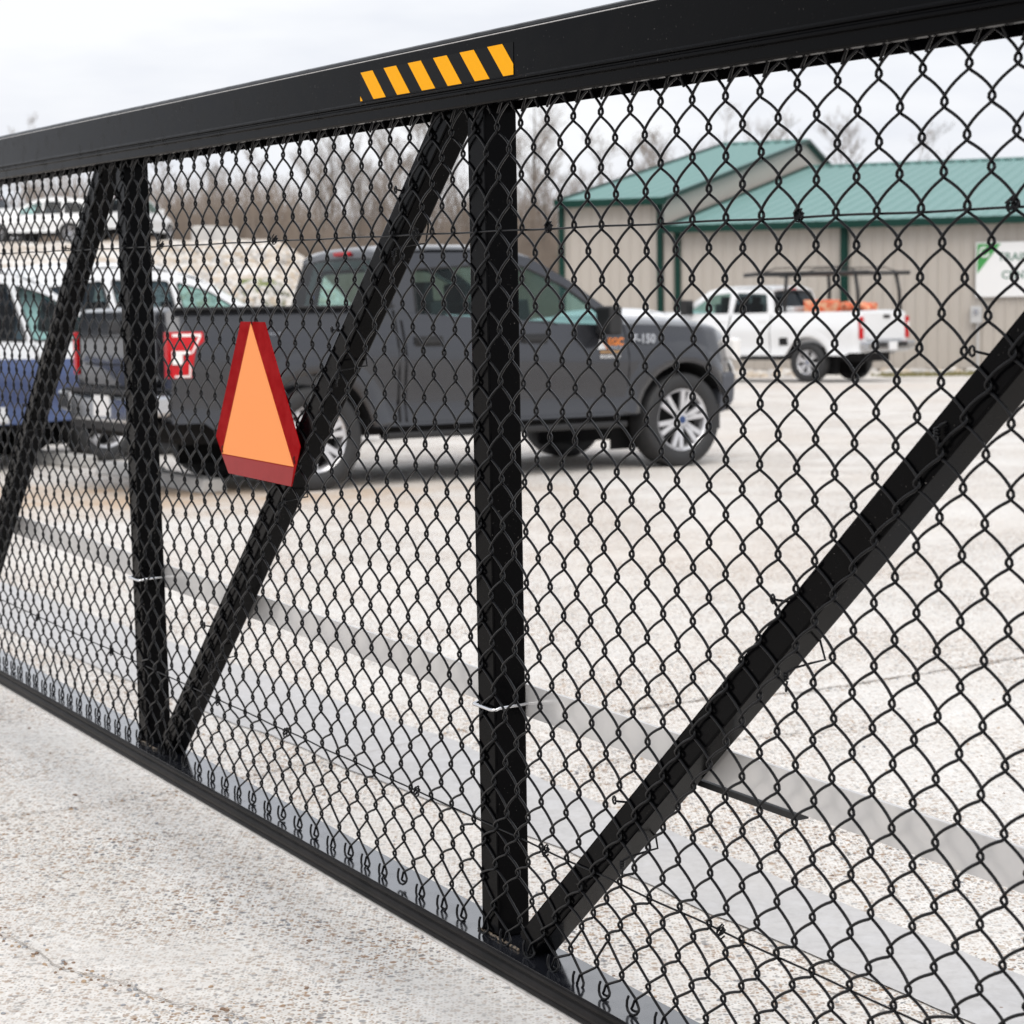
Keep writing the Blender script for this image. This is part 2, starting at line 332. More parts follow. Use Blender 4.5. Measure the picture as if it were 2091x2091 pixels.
tag(rk.build('riprap',rmats),'pale loose riprap rocks covering the embankment slope','rocks',kind='stuff')
rb=MB()
for k in range(900):
    y=rr.uniform(53.5,57.5); x=rr.uniform(3.5,12.5)+ (55-y)*.1; rock(rb,x,y,gz(y)-.02,rr.uniform(.04,.2))
tag(rb.build('rubble',rmats),'low rubble and gravel strip along the foot of the metal building','rubble',kind='stuff')
dg=MB()
for k in range(1400):
    y=rr.uniform(51.5,53.6); x=rr.uniform(9.5,15.5); a=rr.uniform(0,PI); h=rr.uniform(.04,.14); w_=.03
    dg.add([(x-w_*math.cos(a),y-w_*math.sin(a),gz(y)),(x+w_*math.cos(a),y+w_*math.sin(a),gz(y)),(x+rr.uniform(-.05,.05),y,gz(y)+h)],[(0,1,2)])
tag(dg.build('dry_grass',mat('dry_grass',(.22,.2,.09),.9)),'thin strip of dry short grass growing in front of the gravel by the building','grass',kind='stuff')
hill=MB(); XX=[-75+4*i for i in range(34)]; YY=[100,106,112,118,124,132,145]; V=[]
for y in YY:
    for x in XX:
        t=min(1,(y-100)/28); V.append((x,y,-.5+max(0,emb(x,99)*.0)+6.2*t*(1+.12*math.sin(x*.11)+.08*math.sin(x*.37))+rr.uniform(-.2,.2)))
nx=len(XX); hill.add(V,[(j*nx+i,j*nx+i+1,(j+1)*nx+i+1,(j+1)*nx+i) for j in range(len(YY)-1) for i in range(nx-1)])
tag(hill.build('wooded_hillside',mat('leaf_litter',(.17,.14,.115),.95,noise=(.5,.8,(.24,.20,.16),.8)),smooth=True),kind='structure')
# ================================================================ GATE
GO=Vector((0.02398,3.303106,1.477051)); gu=Vector((.5026646,-.8642597,-.0195844)); gd=Vector((-.0028566,.0209938,-.9997755)); gn=Vector((.8644768,.5026077,.008084))
H0=1.262
gate=thing('sliding_gate','black steel sliding gate frame with chain link mesh, posts and diagonal braces','gate')
base=GO+gd*H0
gate.matrix_world=Matrix(((gu.x,gn.x,-gd.x,base.x),(gu.y,gn.y,-gd.y,base.y),(gu.z,gn.z,-gd.z,base.z),(0,0,0,1)))
def G(s,h,D=0): return (s,D,H0-h)
S0,S1=-4.6,1.75
# bottom rail: C shaped beam with rolled front face
p=[(-.029,H0-1.2185),(-.026,H0-1.2178),(.066,H0-1.2178),(.070,H0-1.2205),(.070,H0-1.257),(-.026,H0-1.257),(-.0315,H0-1.2555),(-.0325,H0-1.2525),(-.0305,H0-1.2495),(-.0295,H0-1.2485),(-.0325,H0-1.245),(-.0335,H0-1.240),(-.0325,H0-1.235),(-.0305,H0-1.2315),(-.0275,H0-1.2295),(-.0275,H0-1.2275),(-.0305,H0-1.2255),(-.0315,H0-1.222),(-.0305,H0-1.2185)]
mb=MB(); mb.extr(p,S0,S1); ob=mb.build('bottom_rail',railface,gate,bevel=.0008)
tp=MB(); tp.extr([(-.0265,H0-1.2178),(.0665,H0-1.2178),(.0665,H0-1.2158),(-.0265,H0-1.2158)],S0,S1); tp.build('rail_top_plate',railtop,ob)
ed=MB(); ed.extr([(-.0340,H0-1.2620),(-.002,H0-1.2620),(-.002,H0-1.2572),(-.0340,H0-1.2572)],S0,S1); ed.build('wear_strip',bare,ob)
# top rail
zt=lambda h:H0-h
prof=[(-.030,zt(-.305)),(-.030,zt(-.2365)),(-.0325,zt(-.2345)),(-.0325,zt(-.2315)),(-.029,zt(-.2295)),(-.029,zt(-.2275)),(-.0325,zt(-.2255)),(-.0325,zt(-.2215)),(-.027,zt(-.219)),(-.027,zt(-.2035)),(-.0245,zt(-.2005)),(-.018,zt(-.1995)),(-.015,zt(-.2025)),(-.015,zt(-.285)),(.0675,zt(-.285)),(.0675,zt(-.1995)),(.068,zt(-.1985)),(.070,zt(-.1985)),(.070,zt(-.31)),(.064,zt(-.3195)),(-.012,zt(-.3195)),(-.018,zt(-.3185)),(-.0235,zt(-.3155)),(-.0275,zt(-.3105)),(-.0285,zt(-.3075))]
mb=MB(); mb.extr(prof,S0,S1); tr=mb.build('top_rail',black,gate,bevel=.0006)
tl=MB(); tl.extr([(-.0312,zt(-.3078)),(-.0312,zt(-.3066)),(-.0302,zt(-.3066)),(-.0302,zt(-.3078))],S0,S1); tl.build('rail_edge',bare,tr)
# hazard tape
tb=MB(); sA,sB,hT,hB=-.518,.029,-.289,-.2385
tb.box(((sA+sB)/2,-.0304,zt((hT+hB)/2)),(sB-sA,.0008,hB-hT)); tape=tb.build('hazard_tape',tapeblack,tr); tape['label']='black and yellow diagonal striped tape'
ty=MB(); n_=6; pit=(sB-sA)/5.83
def clip_poly(P,x0,x1):
    def cl(P,f,s):
        o=[]
        for i in range(len(P)):
            a=P[i];b=P[(i+1)%len(P)]; ia=(a[0]-f)*s>=0; ib=(b[0]-f)*s>=0
            if ia:o.append(a)
            if ia!=ib:
                t=(f-a[0])/(b[0]-a[0]); o.append((f,a[1]+(b[1]-a[1])*t))
        return o
    P=cl(P,x0,1); return cl(P,x1,-1) if P else P
lean=.0505
for k in range(-1,7):
    a=sA+.003+k*.0925; P=clip_poly([(a,zt(hT)),(a+.0475,zt(hT)),(a+.0475+lean*1.0,zt(hB)),(a+lean,zt(hB))],sA,sB)
    if len(P)>=3: ty.extr(P,-.0314,-.0309,axis='y')
ty.build('yellow_stripe',yellow,tape)
# posts
def tube_bar(name,a,b,w,d0,d1,extra=0):
    """rectangular tube from (s,h) a to (s,h) b on the gate plane; w across, depth d0..d1"""
    A=Vector((a[0],zt(a[1])));B=Vector((b[0],zt(b[1]))); d=(B-A).normalized(); nn=Vector((-d.y,d.x))*w/2; m_=MB()
    P=[A+nn,B+nn,B-nn,A-nn]; m_.extr([(q.x,q.y) for q in P],d0,d1,axis='y'); return m_.build(name,black,gate,bevel=.0035)
tube_bar('post',(-.158,-.2600),(-.144,1.2156),.0600,.004,.066)
tube_bar('post',(-1.912,-.2600),(-1.878,1.2156),.0600,.004,.066)
tube_bar('post',(-3.72,-.2600),(-3.69,1.2156),.0600,.004,.066)
tube_bar('post',(1.62,-.2600),(1.63,1.2156),.0600,.004,.066)
def brace(L0,L1):
    A=Vector((L0[0],L0[1]));B=Vector((L1[0],L1[1]));d=(B-A).normalized();n_=Vector((-d.y,d.x))
    if n_.x<0:n_=-n_
    o=n_*.026; return tube_bar('brace',(A.x+o.x,A.y+o.y),(B.x+o.x,B.y+o.y),.050,.0045,.0545)
def ext(p,q,h): t=(h-p[1])/(q[1]-p[1]); return (p[0]+(q[0]-p[0])*t,h)
l=((-.005,1.146),(1.118,.118)); brace(ext(*l,1.185),ext(*l,-.245))
l=((-.404,-.109),(-1.737,1.162)); brace(ext(*l,1.185),ext(*l,-.245))
l=((-2.096,-.198),(-3.021,.694)); brace(ext(*l,1.185),ext(*l,-.245))
# aluminium cross bar behind the posts
mb=MB(); mb.extr([(.0665,zt(.775)),(.0665,zt(.832)),(.072,zt(.832)),(.072,zt(.775))],S0,S1); bar=mb.build('aluminium_bar',alu,gate,bevel=.001)
mb=MB(); mb.extr([(.0645,zt(.8345)),(.0645,zt(.8435)),(.088,zt(.8435)),(.088,zt(.8345))],.36,.628); mb.build('backing_plate',blk,gate)
# u bolts
def ubolt(s0,h):
    m_=MB(); w=.0325; P=[]
    for (x,y,z) in [(s0-w-.002,.10,h-.004),(s0-w-.002,.01,h-.002)]: P.append((x,y,zt(z)))
    for k in range(5):
        a=PI+k*PI/8; P.append((s0-w+.006+.008*math.cos(a),.004+.008*math.sin(a),zt(h)))
    for k in range(5):
        a=1.5*PI+k*PI/8; P.append((s0+w-.006+.008*math.cos(a),.004+.008*math.sin(a),zt(h)))
    P+=[(s0+w+.002,.01,zt(h-.002)),(s0+w+.002,.10,zt(h-.004))]
    m_.tube(P,.0032,8); return m_.build('u_bolt',chrome,gate,smooth=True)
ubolt(-.148,.812); ubolt(-1.888,.808)
# weld seams and the pale scrape at post feet
rr=random.Random(4); weldm=mat('weld_bead',(.012,.012,.012),.6,noise=(160,.8,(.28,.22,.16),.25),bump=(300,.6,.002))
for s0 in (-.144,-1.878):
    P=[(s0-.033+.01*k/2+rr.uniform(-.001,.001),.001+rr.uniform(-.002,.001),H0-1.2135) for k in range(28)]; wm=MB(); wm.tube(P,.0028,6); wm.build('weld_bead',weldm,ob,smooth=True)
# ---- chain link
PS=[-5.5e-8,-2.0e-6,1.2e-5,.07795,-.0015]
knots_k=[-36,-33,-30,-27,-24,-21,-18,-15,-12,-9,-6,-3,0,3,6,9,12,14]
meas=[-2.806]
def s_of(k,r):  # column position along the gate
    return KS(k)+(.0+.0011*r*(r-6)/8*.15)
# measured column pitch varies slightly along the fabric
_kk=np.array([-60,-36,-30,-24,-18,-12,-6,0,6,12,20,30]); _pp=np.array([.0740,.0748,.0762,.0786,.0797,.0793,.0780,.0766,.0764,.0774,.080,.081])
_g=np.arange(-70,40,.5); _pi=np.interp(_g,_kk,_pp); _cs=np.concatenate([[0],np.cumsum((_pi[1:]+_pi[:-1])/2*.5)]); _cs=_cs-np.interp(0,_g,_cs)-.002
# scale so that k=-36 -> -2.806 and k=14 -> 1.107
_neg=(-2.806+.002)/(np.interp(-36,_g,_cs)+.002); _pos=(1.107+.002)/(np.interp(14,_g,_cs)+.002)
_cs=np.where(_g<0,(_cs+.002)*_neg-.002,(_cs+.002)*_pos-.002)
KS=lambda k: float(np.interp(k,_g,_cs))
_rows=np.array([-2.6,-2,-1,0,1,2,3,4,5,6,7,8,9,10,11,12,13,14,15,16]); _hh=np.array([-.215,-.166,-.084,.0,.084,.168,.251,.334,.414,.495,.576,.657,.738,.819,.899,.980,1.050,1.120,1.2000,1.27])
HR=lambda r: float(np.interp(r,_rows,_hh))
RW=.0022; EY=.0051; rng=np.random.RandomState(2)
jit={}
def knot(m,r):
    key=(m,r)
    if key not in jit:
        a=1.0 if r<12 else 2.6
        low=.0035*max(0,(r-12.5))*math.sin(m*.35) if r<15 else 0
        jit[key]=(KS(m/2)+rng.normal(0,.0010*a)+low, HR(r)+rng.normal(0,.0010*a), rng.normal(0,.0004))
    return jit[key]
paths=[]
m0,m1=int(-115),int(37)
for j in range(m0,m1):
    pts=[]; r=-2.0 if j%2==0 else -2.5; r=-2.5
    cur=j if (j%2)!=0 else j+1   # half rows live on odd columns
    rows=np.arange(-2.5,15.01,.5)
    for i,rw in enumerate(rows[:-1]):
        a=knot(cur,rw); nxt=j if cur==j+1 else j+1; b=knot(nxt,rw+.5)
        goL=nxt<cur; Df=-RW*.95 if goL else RW*.95
        ea=-EY if cur==j else EY; eb=-EY if nxt==j else EY
        hl=b[1]-a[1]; dl=.0072
        # from turn (a) -> crossing -> leg -> crossing -> turn (b)
        Dm=-Df
        if i==0: pass
        pts.append((a[0]+ea*1.0,a[1]+.0012,a[2]))
        pts.append((a[0]+ea*.72,a[1]+dl*.62,a[2]+Df*.75))
        x0,h0=a[0]-ea*.25,a[1]+dl*1.12; x1,h1=b[0]-eb*.35,b[1]-dl*.95
        for tt in (0,.2,.42,.64,.84,1.0):
            px=tt*(1.42-.42*tt) if rw<14 else tt
            pts.append((x0+(x1-x0)*px,h0+(h1-h0)*tt,Df*1.0+a[2]))
        pts.append((b[0]+eb*.55,b[1]-dl*.42,b[2]+Df*.7))
        cur=nxt
    b=knot(cur,15.0); pts.pop(); q_=rng.uniform(.9,1.1)
    if cur==j+1: tail=[(.004,.0015,.002),(.0085,.0052,.001),(.0105,.0088,-.001),(.0085,.0135,-.003),(.0015,.0172,-.0042),(-.008,.0178,-.0045),(-.0145,.0142,-.0042),(-.0175,.008,-.004),(-.0172,-.001,-.0036),(-.0142,-.0085*q_,-.003)]
    else: tail=[(-.0045,.0058,-.002),(-.0082,.0102,-.0015),(-.0088,.0132,.0010),(-.0055,.0148,.0032),(-.0015,.0138,.004)]
    pts+=[(b[0]+a_*q_,b[1]+c_,d_) for a_,c_,d_ in tail]
    paths.append(pts)
def tubes(paths,r,n=6):
    V=[];F=[];base=0; ang=np.arange(n)*2*PI/n; ca,sa=np.cos(ang),np.sin(ang)
    for P in paths:
        P=np.array([(p[0],p[2],H0-p[1]) for p in P]); m=len(P)
        T=np.empty_like(P); T[1:-1]=P[2:]-P[:-2]; T[0]=P[1]-P[0]; T[-1]=P[-1]-P[-2]; T/=np.linalg.norm(T,axis=1)[:,None]
        X=np.cross(T,np.array([0,1.,0])); X/=np.linalg.norm(X,axis=1)[:,None]+1e-9; Y=np.cross(T,X)
        ring=P[:,None,:]+r*(X[:,None,:]*ca[None,:,None]+Y[:,None,:]*sa[None,:,None]); V.append(ring.reshape(-1,3))
        i=np.arange(m-1)[:,None]*n; jj=np.arange(n)[None,:]; a=base+i+jj; b=base+i+(jj+1)%n
        F.append(np.stack([a,b,b+n,a+n],-1).reshape(-1,4)); F.append(np.array([[base+q for q in (3,2,1,0)],[base+(m-1)*n+q for q in (0,1,2,3)]])); base+=m*n
    return np.concatenate(V),np.concatenate(F)
# knuckled loops at the bottom and twisted barbs on top
for m in range(m0+1,m1):
    if m%2==0:   # bottom knuckle on integer columns
        continue
    else:        # barb on half columns
        x,h,d=knot(m,-2.5); q=rng.uniform(.85,1.1); k_=rng.uniform(-.003,.003)
        paths.append([(x-.0042,h+.002,0),(x-.001,h-.006,.002),(x+.003,h-.011,-.001),(x+.008,h-.008,-.003),(x+.017*q,h+.003+k_,-.0045),(x+.027*q,h+.019+k_,-.0050)])
        paths.append([(x+.0042,h+.002,0),(x+.001,h-.006,-.0025),(x-.003,h-.012,.000),(x-.010,h-.007,.001),(x-.019*q,h+.005,-.004),(x-.029*q,h+.022+k_,-.0045)])
V,F=tubes(paths,RW)
me=bpy.data.meshes.new('chain_link_mesh'); me.from_pydata(V.tolist(),[],F.tolist()); me.materials.append(wirem); me.polygons.foreach_set('use_smooth',[True]*len(me.polygons))
mesh=bpy.data.objects.new('chain_link_mesh',me); link(mesh,gate)
# tension wires
def wire(r,name):
    P=[]
    for k in np.arange(-57,18,.5):
        kk=float(k); P.append((KS(kk),HR(r)+.0035+.0006*math.sin(kk*1.7),.0030+.0008*math.cos(kk*2.1)))
    V,F=tubes([P],.0017,7); me=bpy.data.meshes.new(name); me.from_pydata(V.tolist(),[],F.tolist()); me.materials.append(wirem); me.polygons.foreach_set('use_smooth',[True]*len(me.polygons)); return link(bpy.data.objects.new(name,me),gate)
wire(0,'tension_wire'); wire(12.5,'tension_wire')
def hogtie(s,h,k,brace_=False):
    r=random.Random(k); m_=MB(); P=[]
    if not brace_:
        for i in range(22):
            a=i*PI*2/7; rad=.0058+.0012*math.sin(i*1.3); P.append((s+rad*math.cos(a)*.9-.001+.0003*i,-.001+.0055*math.sin(a*1.0),zt(h)+.001+rad*math.sin(a)*.9-.0004*i+.003))
        P.append((s+.011,-.004,zt(h)-.006)); P.append((s+.014,-.003,zt(h)-.001+r.uniform(-.003,.003)))
        m_.tube(P,.0013,5); m_.tube([(s-.004,-.005,zt(h)+.003),(s+.005,-.006,zt(h)+.008),(s+.010,-.006,zt(h)+.011)],.0013,5)
    return m_.build('wire_tie',wirem,gate,smooth=True)
kk=1
for s in (-2.879,-1.631,-.988,-.373,.08,.71,1.1): hogtie(s,.001,kk); kk+=1
for s in (-2.70,-2.079,-1.367,-.996,-.406,.051,.538): hogtie(s,1.017 if s>-.5 else 1.02,kk); kk+=1
# wire loops that tie the fabric to the braces
def brtie(a,b,k):
    """a=(s,h) curl on the upper/left edge, b=(s,h) twisted end by the lower edge"""
    r=random.Random(100+k); m_=MB(); ax,az=a[0],zt(a[1]); bx,bz=b[0],zt(b[1])
    P=[]
    for i in range(9): t=i*PI*2/8; P.append((ax+.006*math.cos(t)-.002,-.004+.003*math.sin(t*.5),az+.006*math.sin(t)+.003))
    P+=[(ax+.006,.02,az-.002),(ax+.004,.058,az-.004),((ax+bx)/2+.01,.059,(az+bz)/2-.012),(bx+.008,.057,bz+.012),(bx+.009,.03,bz+.010),(bx+.007,.004,bz+.006),(bx+.003,-.004,bz+.001)]
    for i in range(16): t=i*1.25; P.append((bx+.0032*math.cos(t),-.004+.0032*math.sin(t),bz-.0008*i))
    P.append((bx+.004,-.007,bz-.02)); P.append((bx+.003,-.006,bz-.026))
    m_.tube(P,.0018,6); return m_.build('brace_tie',wirem,gate,smooth=True)
for k,(a,b) in enumerate([((.663,.519),(.693,.612)),((.265,.888),(.287,.975)),((1.044,.172),(.985,.262)),((-.44,-.075),(-.45,.03)),((-.72,.18),(-.70,.26)),((-1.02,.46),(-.99,.54)),((-1.43,.86),(-1.40,.94)),((-2.32,.0),(-2.30,.09)),((-2.75,.43),(-2.72,.50))]): brtie(a,b,k)
# slow-moving emblem hung on the mesh
em=thing('warning_emblem','orange triangle emblem with dark red border wired to the chain link mesh','sign')
em.matrix_world=gate.matrix_world.copy()
m_=MB(); outl=[(-1.145,.168),(-1.019,.167),(-.857,.412),(-.905,.496),(-1.234,.495),(-1.301,.419)]
cen=Vector((-1.08,.36)); sg=em.matrix_world@Vector((-1.08,-.012,zt(.5))); loc=gate.matrix_world.inverted()@sg
em.matrix_world=gate.matrix_world@Matrix.Translation((-1.08,-.012,zt(.5)))
E2=lambda s,h:(s+1.08,zt(h)-zt(.5))
m_.extr([E2(*q) for q in outl],-.0018,.0,axis='y'); pl=m_.build('red_border',redm,em,bevel=.0006)
m_=MB(); m_.extr([E2(*q) for q in [(-1.0895,.1705),(-.890,.4545),(-1.267,.4545)]],-.0024,-.0019,axis='y'); m_.build('orange_triangle',orange,em)
m_=MB(); m_.extr([E2(*q) for q in [(-1.268,.4565),(-.889,.4565),(-.905,.4955),(-1.2335,.4945)]],-.0024,-.0019,axis='y'); m_.build('reflective_strip',mat('retroreflective_red_light',(.33,.014,.016),.3,spec=.15,noise=(25,.6,(.26,.004,.006),.6)),em)
for s,h in ((-1.083,.174),(-1.262,.452),(-.885,.448)):
    x,z=E2(s,h); m_=MB(); m_.tube([(x-.004,.004,z+.02),(x-.001,-.004,z+.012),(x+.001,-.0035,z+.002),(x+.004,.003,z-.004)],.0012,5); m_.build('fixing_wire',wirem,em,smooth=True)
# ================================================================ VEHICLES
def interp(tab): 
    xs_=[a for a,b in tab]; ys_=[b for a,b in tab]; return lambda x: float(np.interp(x,xs_,ys_))
def panel(name,outer,holes,fmap,m,parent,thick=.03,smooth=False):
    bm=bmesh.new()
    def loop(P):
        vs=[bm.verts.new((a,b,0)) for a,b in P]
        for i in range(len(vs)): bm.edges.new((vs[i],vs[(i+1)%len(vs)]))
    loop(outer)
    for h in holes: loop(h)
    bmesh.ops.triangle_fill(bm,use_beauty=True,use_dissolve=False,edges=bm.edges[:],normal=(0,0,1))
    bmesh.ops.recalc_face_normals(bm,faces=bm.faces)
    if thick: 
        g_=bmesh.ops.solidify(bm,geom=bm.faces[:],thickness=thick)
    for v_ in bm.verts: v_.co=Vector(fmap(v_.co.x,v_.co.y,v_.co.z))
    bmesh.ops.recalc_face_normals(bm,faces=bm.faces)
    me=bpy.data.meshes.new(name); bm.to_mesh(me); bm.free(); me.materials.append(m); o=bpy.data.objects.new(name,me); link(o,parent); return o
def rounded(P,r=.03,n=3):
    o=[]; N_=len(P)
    for i in range(N_):
        a=Vector(P[i-1]);b=Vector(P[i]);c=Vector(P[(i+1)%N_]); u=(a-b);w=(c-b); rr_=min(r,u.length*.4,w.length*.4); p0=b+u.normalized()*rr_; p1=b+w.normalized()*rr_
        for k in range(n+1):
            t=k/n; q=(p0*(1-t)**2+b*2*t*(1-t)+p1*t*t); o.append((q.x,q.y))
    return o
PROFY=interp([(0,.985),(.08,.978),(.18,.955),(.4,.978),(.60,1.0),(.70,.985),(.84,.948),(1,.90)])
def wheel(parent,x,y,side,r=.40,w=.27,rimr=.24,spokes=6,name='wheel',cap=(.02,.05,.15),rim_m=None):
    """side +1: outer face towards +y"""
    hb=MB(); hb.lathe([(0,-.05*side),(rimr*.98,-.05*side),(rimr*.98,-.09*side),(0,-.09*side)],n=24); hub=hb.build(name,dark,parent); hub.location=(x,y,r)
    t=MB(); hw=w/2; t.lathe([(rimr,-hw*side*.85),(rimr*1.12,-hw*side),(r*.93,-hw*side),(r,-hw*side*.8),(r,hw*side*.8),(r*.93,hw*side),(rimr*1.2,hw*side*1.0),(rimr*1.03,hw*side*.86),(rimr,hw*side*.7)],n=48)
    t.build('tyre',tyrem,hub,smooth=True,auto=50)
    k=MB(); k.lathe([(rimr*.90,hw*side*.35),(rimr*.94,hw*side*.72),(rimr*1.02,hw*side*.84),(rimr*1.04,hw*side*.76),(rimr*.99,-hw*side*.6)],n=40)
    for i in range(spokes):
        for dlt in ((-.15,.15) if spokes==6 else (0,)):
            a=2*PI*i/spokes+.3; a1=a+dlt*.35; a2=a+dlt*1.15; wd=.042 if spokes==6 else .045
            p0=Vector((rimr*.18*math.cos(a1),hw*side*.62,rimr*.18*math.sin(a1))); p1=Vector((rimr*.95*math.cos(a2),hw*side*.74,rimr*.95*math.sin(a2)))
            k.bar(p0,p1,.03,wd,up=(-math.sin(a),0,math.cos(a)))
    k.lathe([(0,hw*side*.84),(rimr*.2,hw*side*.82),(rimr*.27,hw*side*.6)],n=20)
    k.build('rim',rim_m or rimm,hub,smooth=True,auto=40)
    c=MB(); c.lathe([(0,hw*side*.87),(rimr*.13,hw*side*.86),(rimr*.13,hw*side*.8)],n=16); c.build('hub_cap',mat('cap%.2f'%cap[2],cap,.3),hub)
    return hub
def vehicle(name,label,cat,loc,rz,P,paint,group=None):
    T=thing(name,label,cat,loc,rz,group); W_=P['hw']; ro,wb,fo=P['ro'],P['wb'],P['fo']; rock=P['rock']; top=interp(P['top']); wid=interp(P['wid']); r=P['wr']; AR=P['ar']
    def bot(x):
        b=rock
        if x<-ro+.25: b=P.get('rb',rock+.05)
        for xa in (0,wb):
            d=abs(x-xa)
            if d<AR: b=max(b,r+math.sqrt(AR*AR-d*d))
        return b
    def side(x,z): return W_*wid(x)*PROFY((z-rock)/(top(x)-rock))
    st=set([-ro,wb+fo]); x=-ro
    while x<wb+fo: st.add(round(x,3)); x+=.12
    for xa in (0,wb):
        for k in range(15): st.add(round(xa+AR*math.cos(PI*k/14),4))
    for q in P.get('breaks',[]): st.add(q-.001); st.add(q+.001)
    for x_,_ in P['wid']+P['top']: st.add(x_)
    st=sorted(s for s in st if -ro-1e-6<=s<=wb+fo+1e-6)
    bed=P.get('bed'); rows=[0,.1,.2,.33,.45,.56,.66,.78,.9,1.0]; b=MB(); ring=[]
    for x in st:
        t_=top(x);b0=bot(x); half=[]
        for f in rows:
            z=b0+(t_-b0)*f; half.append((x,side(x,z),z))
        wt=side(x,t_)
        if bed and bed[0]<x<bed[1]: half+=[(x,wt-.07,t_+.004),(x,wt-.08,.75),(x,wt*.5,.75),(x,0,.75)]
        else:
            c=P.get('crown',.05)*min(1,max(0,(x-(P['cowl']-.1))/.3)) if x>P['cowl']-.1 else .01
            half+=[(x,wt*.93,t_+c*.35+.01),(x,wt*.7,t_+c*.8+.012),(x,wt*.35,t_+c+.014),(x,0,t_+c+.015)]
        ring.append(half)
    nh=len(ring[0]); full=[]
    for half in ring: full+= [(x,-y,z) for x,y,z in half]+[(x,y,z) for x,y,z in reversed(half[:-1])]
    nr=2*nh-1; F=[(i*nr+j,i*nr+j+1,(i+1)*nr+j+1,(i+1)*nr+j) for i in range(len(st)-1) for j in range(nr-1)]
    F+= [tuple(range(nr)),tuple((len(st)-1)*nr+j for j in reversed(range(nr)))]
    b.add(full,F)
    mats=[paint]
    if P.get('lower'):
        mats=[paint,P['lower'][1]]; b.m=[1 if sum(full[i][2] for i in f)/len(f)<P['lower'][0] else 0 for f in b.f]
    body=b.build('body',mats,T,smooth=True,auto=38)
    # chassis / wheel wells
    c=MB(); c.box(((wb+fo-ro)/2,0,rock+.06),(wb+fo+ro-.5,W_*1.15,.30)); c.box((wb/2,0,rock+.14),(wb-2*AR+.02,W_*1.86,.24))
    for xa in (0,wb):
        for s_ in (-1,1):
            V=[]
            for k in range(13):
                a=PI*k/12
                for yy in (side(xa,r+AR)*.985,W_*.55): V.append((xa+(AR+.008)*math.cos(a),s_*yy,max(rock-.0,r+(AR+.008)*math.sin(a))))
            c.add(V,[(2*i,2*i+1,2*i+3,2*i+2) for i in range(12)])
            c.box((xa,s_*W_*.56,r+.12),(AR*1.9,.02,AR+.25))
    c.build('chassis',dark,T)
    # flares
    if P.get('flare',0)>0:
        for xa in (0,wb):
            for s_ in (-1,1):
                V=[];m=19
                for k in range(m):
                    a=-.25+(PI+.5)*k/(m-1)
                    for (dr,bu) in ((-.004,.012),(.0,1.0),(.06,.95),(.13,.45),(.19,-.1)):
                        rr_=AR+dr; x=xa+rr_*math.cos(a); z=max(rock+.01,r+rr_*math.sin(a)); x=min(max(x,-ro+.02),wb+fo-.02)
                        V.append((x,s_*(side(x,max(z,rock))+P['flare']*bu),z))
                f=MB(); f.add(V,[(i*5+j,i*5+j+1,(i+1)*5+j+1,(i+1)*5+j) for i in range(m-1) for j in range(4)]); f.build('fender_flare',P.get('flarem',paint),T,smooth=True)
    # wheels
    for xa in (0,wb):
        for s_ in (-1,1): wheel(T,xa,s_*(W_*.985-.13),s_,r,P.get('tw',.26),P['rim'],P.get('spokes',6),cap=P.get('cap',(.02,.05,.15)),rim_m=P.get('rimm'))
    # doors
    for (xa,xb,zl,zh,hx) in P.get('doors',[]):
        for s_ in (-1,1):
            V=[];nx_=8;nz_=10
            for i in range(nx_+1):
                x=xa+.012+(xb-xa-.024)*i/nx_
                for j in range(nz_+1):
                    zt_=min(zh,top(x)-.012); zb=zl
                    for q in (0,wb):
                        d=abs(x-q)
                        if d<AR+.05: zb=max(zb,r+math.sqrt((AR+.05)**2-d*d))
                    z=zb+(zt_-zb)*j/nz_; V.append((x,s_*(side(x,z)+.007),z))
            d=MB(); d.add(V,[(i*(nz_+1)+j,i*(nz_+1)+j+1,(i+1)*(nz_+1)+j+1,(i+1)*(nz_+1)+j) for i in range(nx_) for j in range(nz_)])
            dm=[paint]
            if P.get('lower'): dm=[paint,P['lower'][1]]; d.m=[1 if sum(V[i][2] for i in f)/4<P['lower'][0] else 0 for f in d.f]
            do=d.build('door',dm,T,smooth=True)
            hz=P['hz']; h_=MB(); h_.box((hx,s_*(side(hx,hz)+.012),hz),(.26,.02,.085)); ho=h_.build('handle',blk if P.get('blackhandle') else paint,do,bevel=.012)
            if P.get('blackhandle'):
                h2=MB(); h2.bar((hx-.12,s_*(side(hx,hz)+.035),hz),(hx+.12,s_*(side(hx,hz)+.035),hz),.03,.04); h2.build('handle',P.get('handlem',blk),do,bevel=.008)
            for xx in (xa,xb):
                sm_=MB()
                zz=[max(zl,bot(xx)+.02)+(min(zh,top(xx)-.012)-max(zl,bot(xx)+.02))*k/6 for k in range(7)]
                sm_.tube([(xx,s_*(side(xx,z)+.001),z) for z in zz],.007,4)
                sm_.build('door_seam',dark,T)
    # greenhouse
    gp=P['cab']; yb=W_*.905; tum=gp['tum']; zb0=gp['zb']
    yy=lambda z: yb-tum*max(0,z-zb0)-(.5*tum*max(0,z-zb0-.3) )
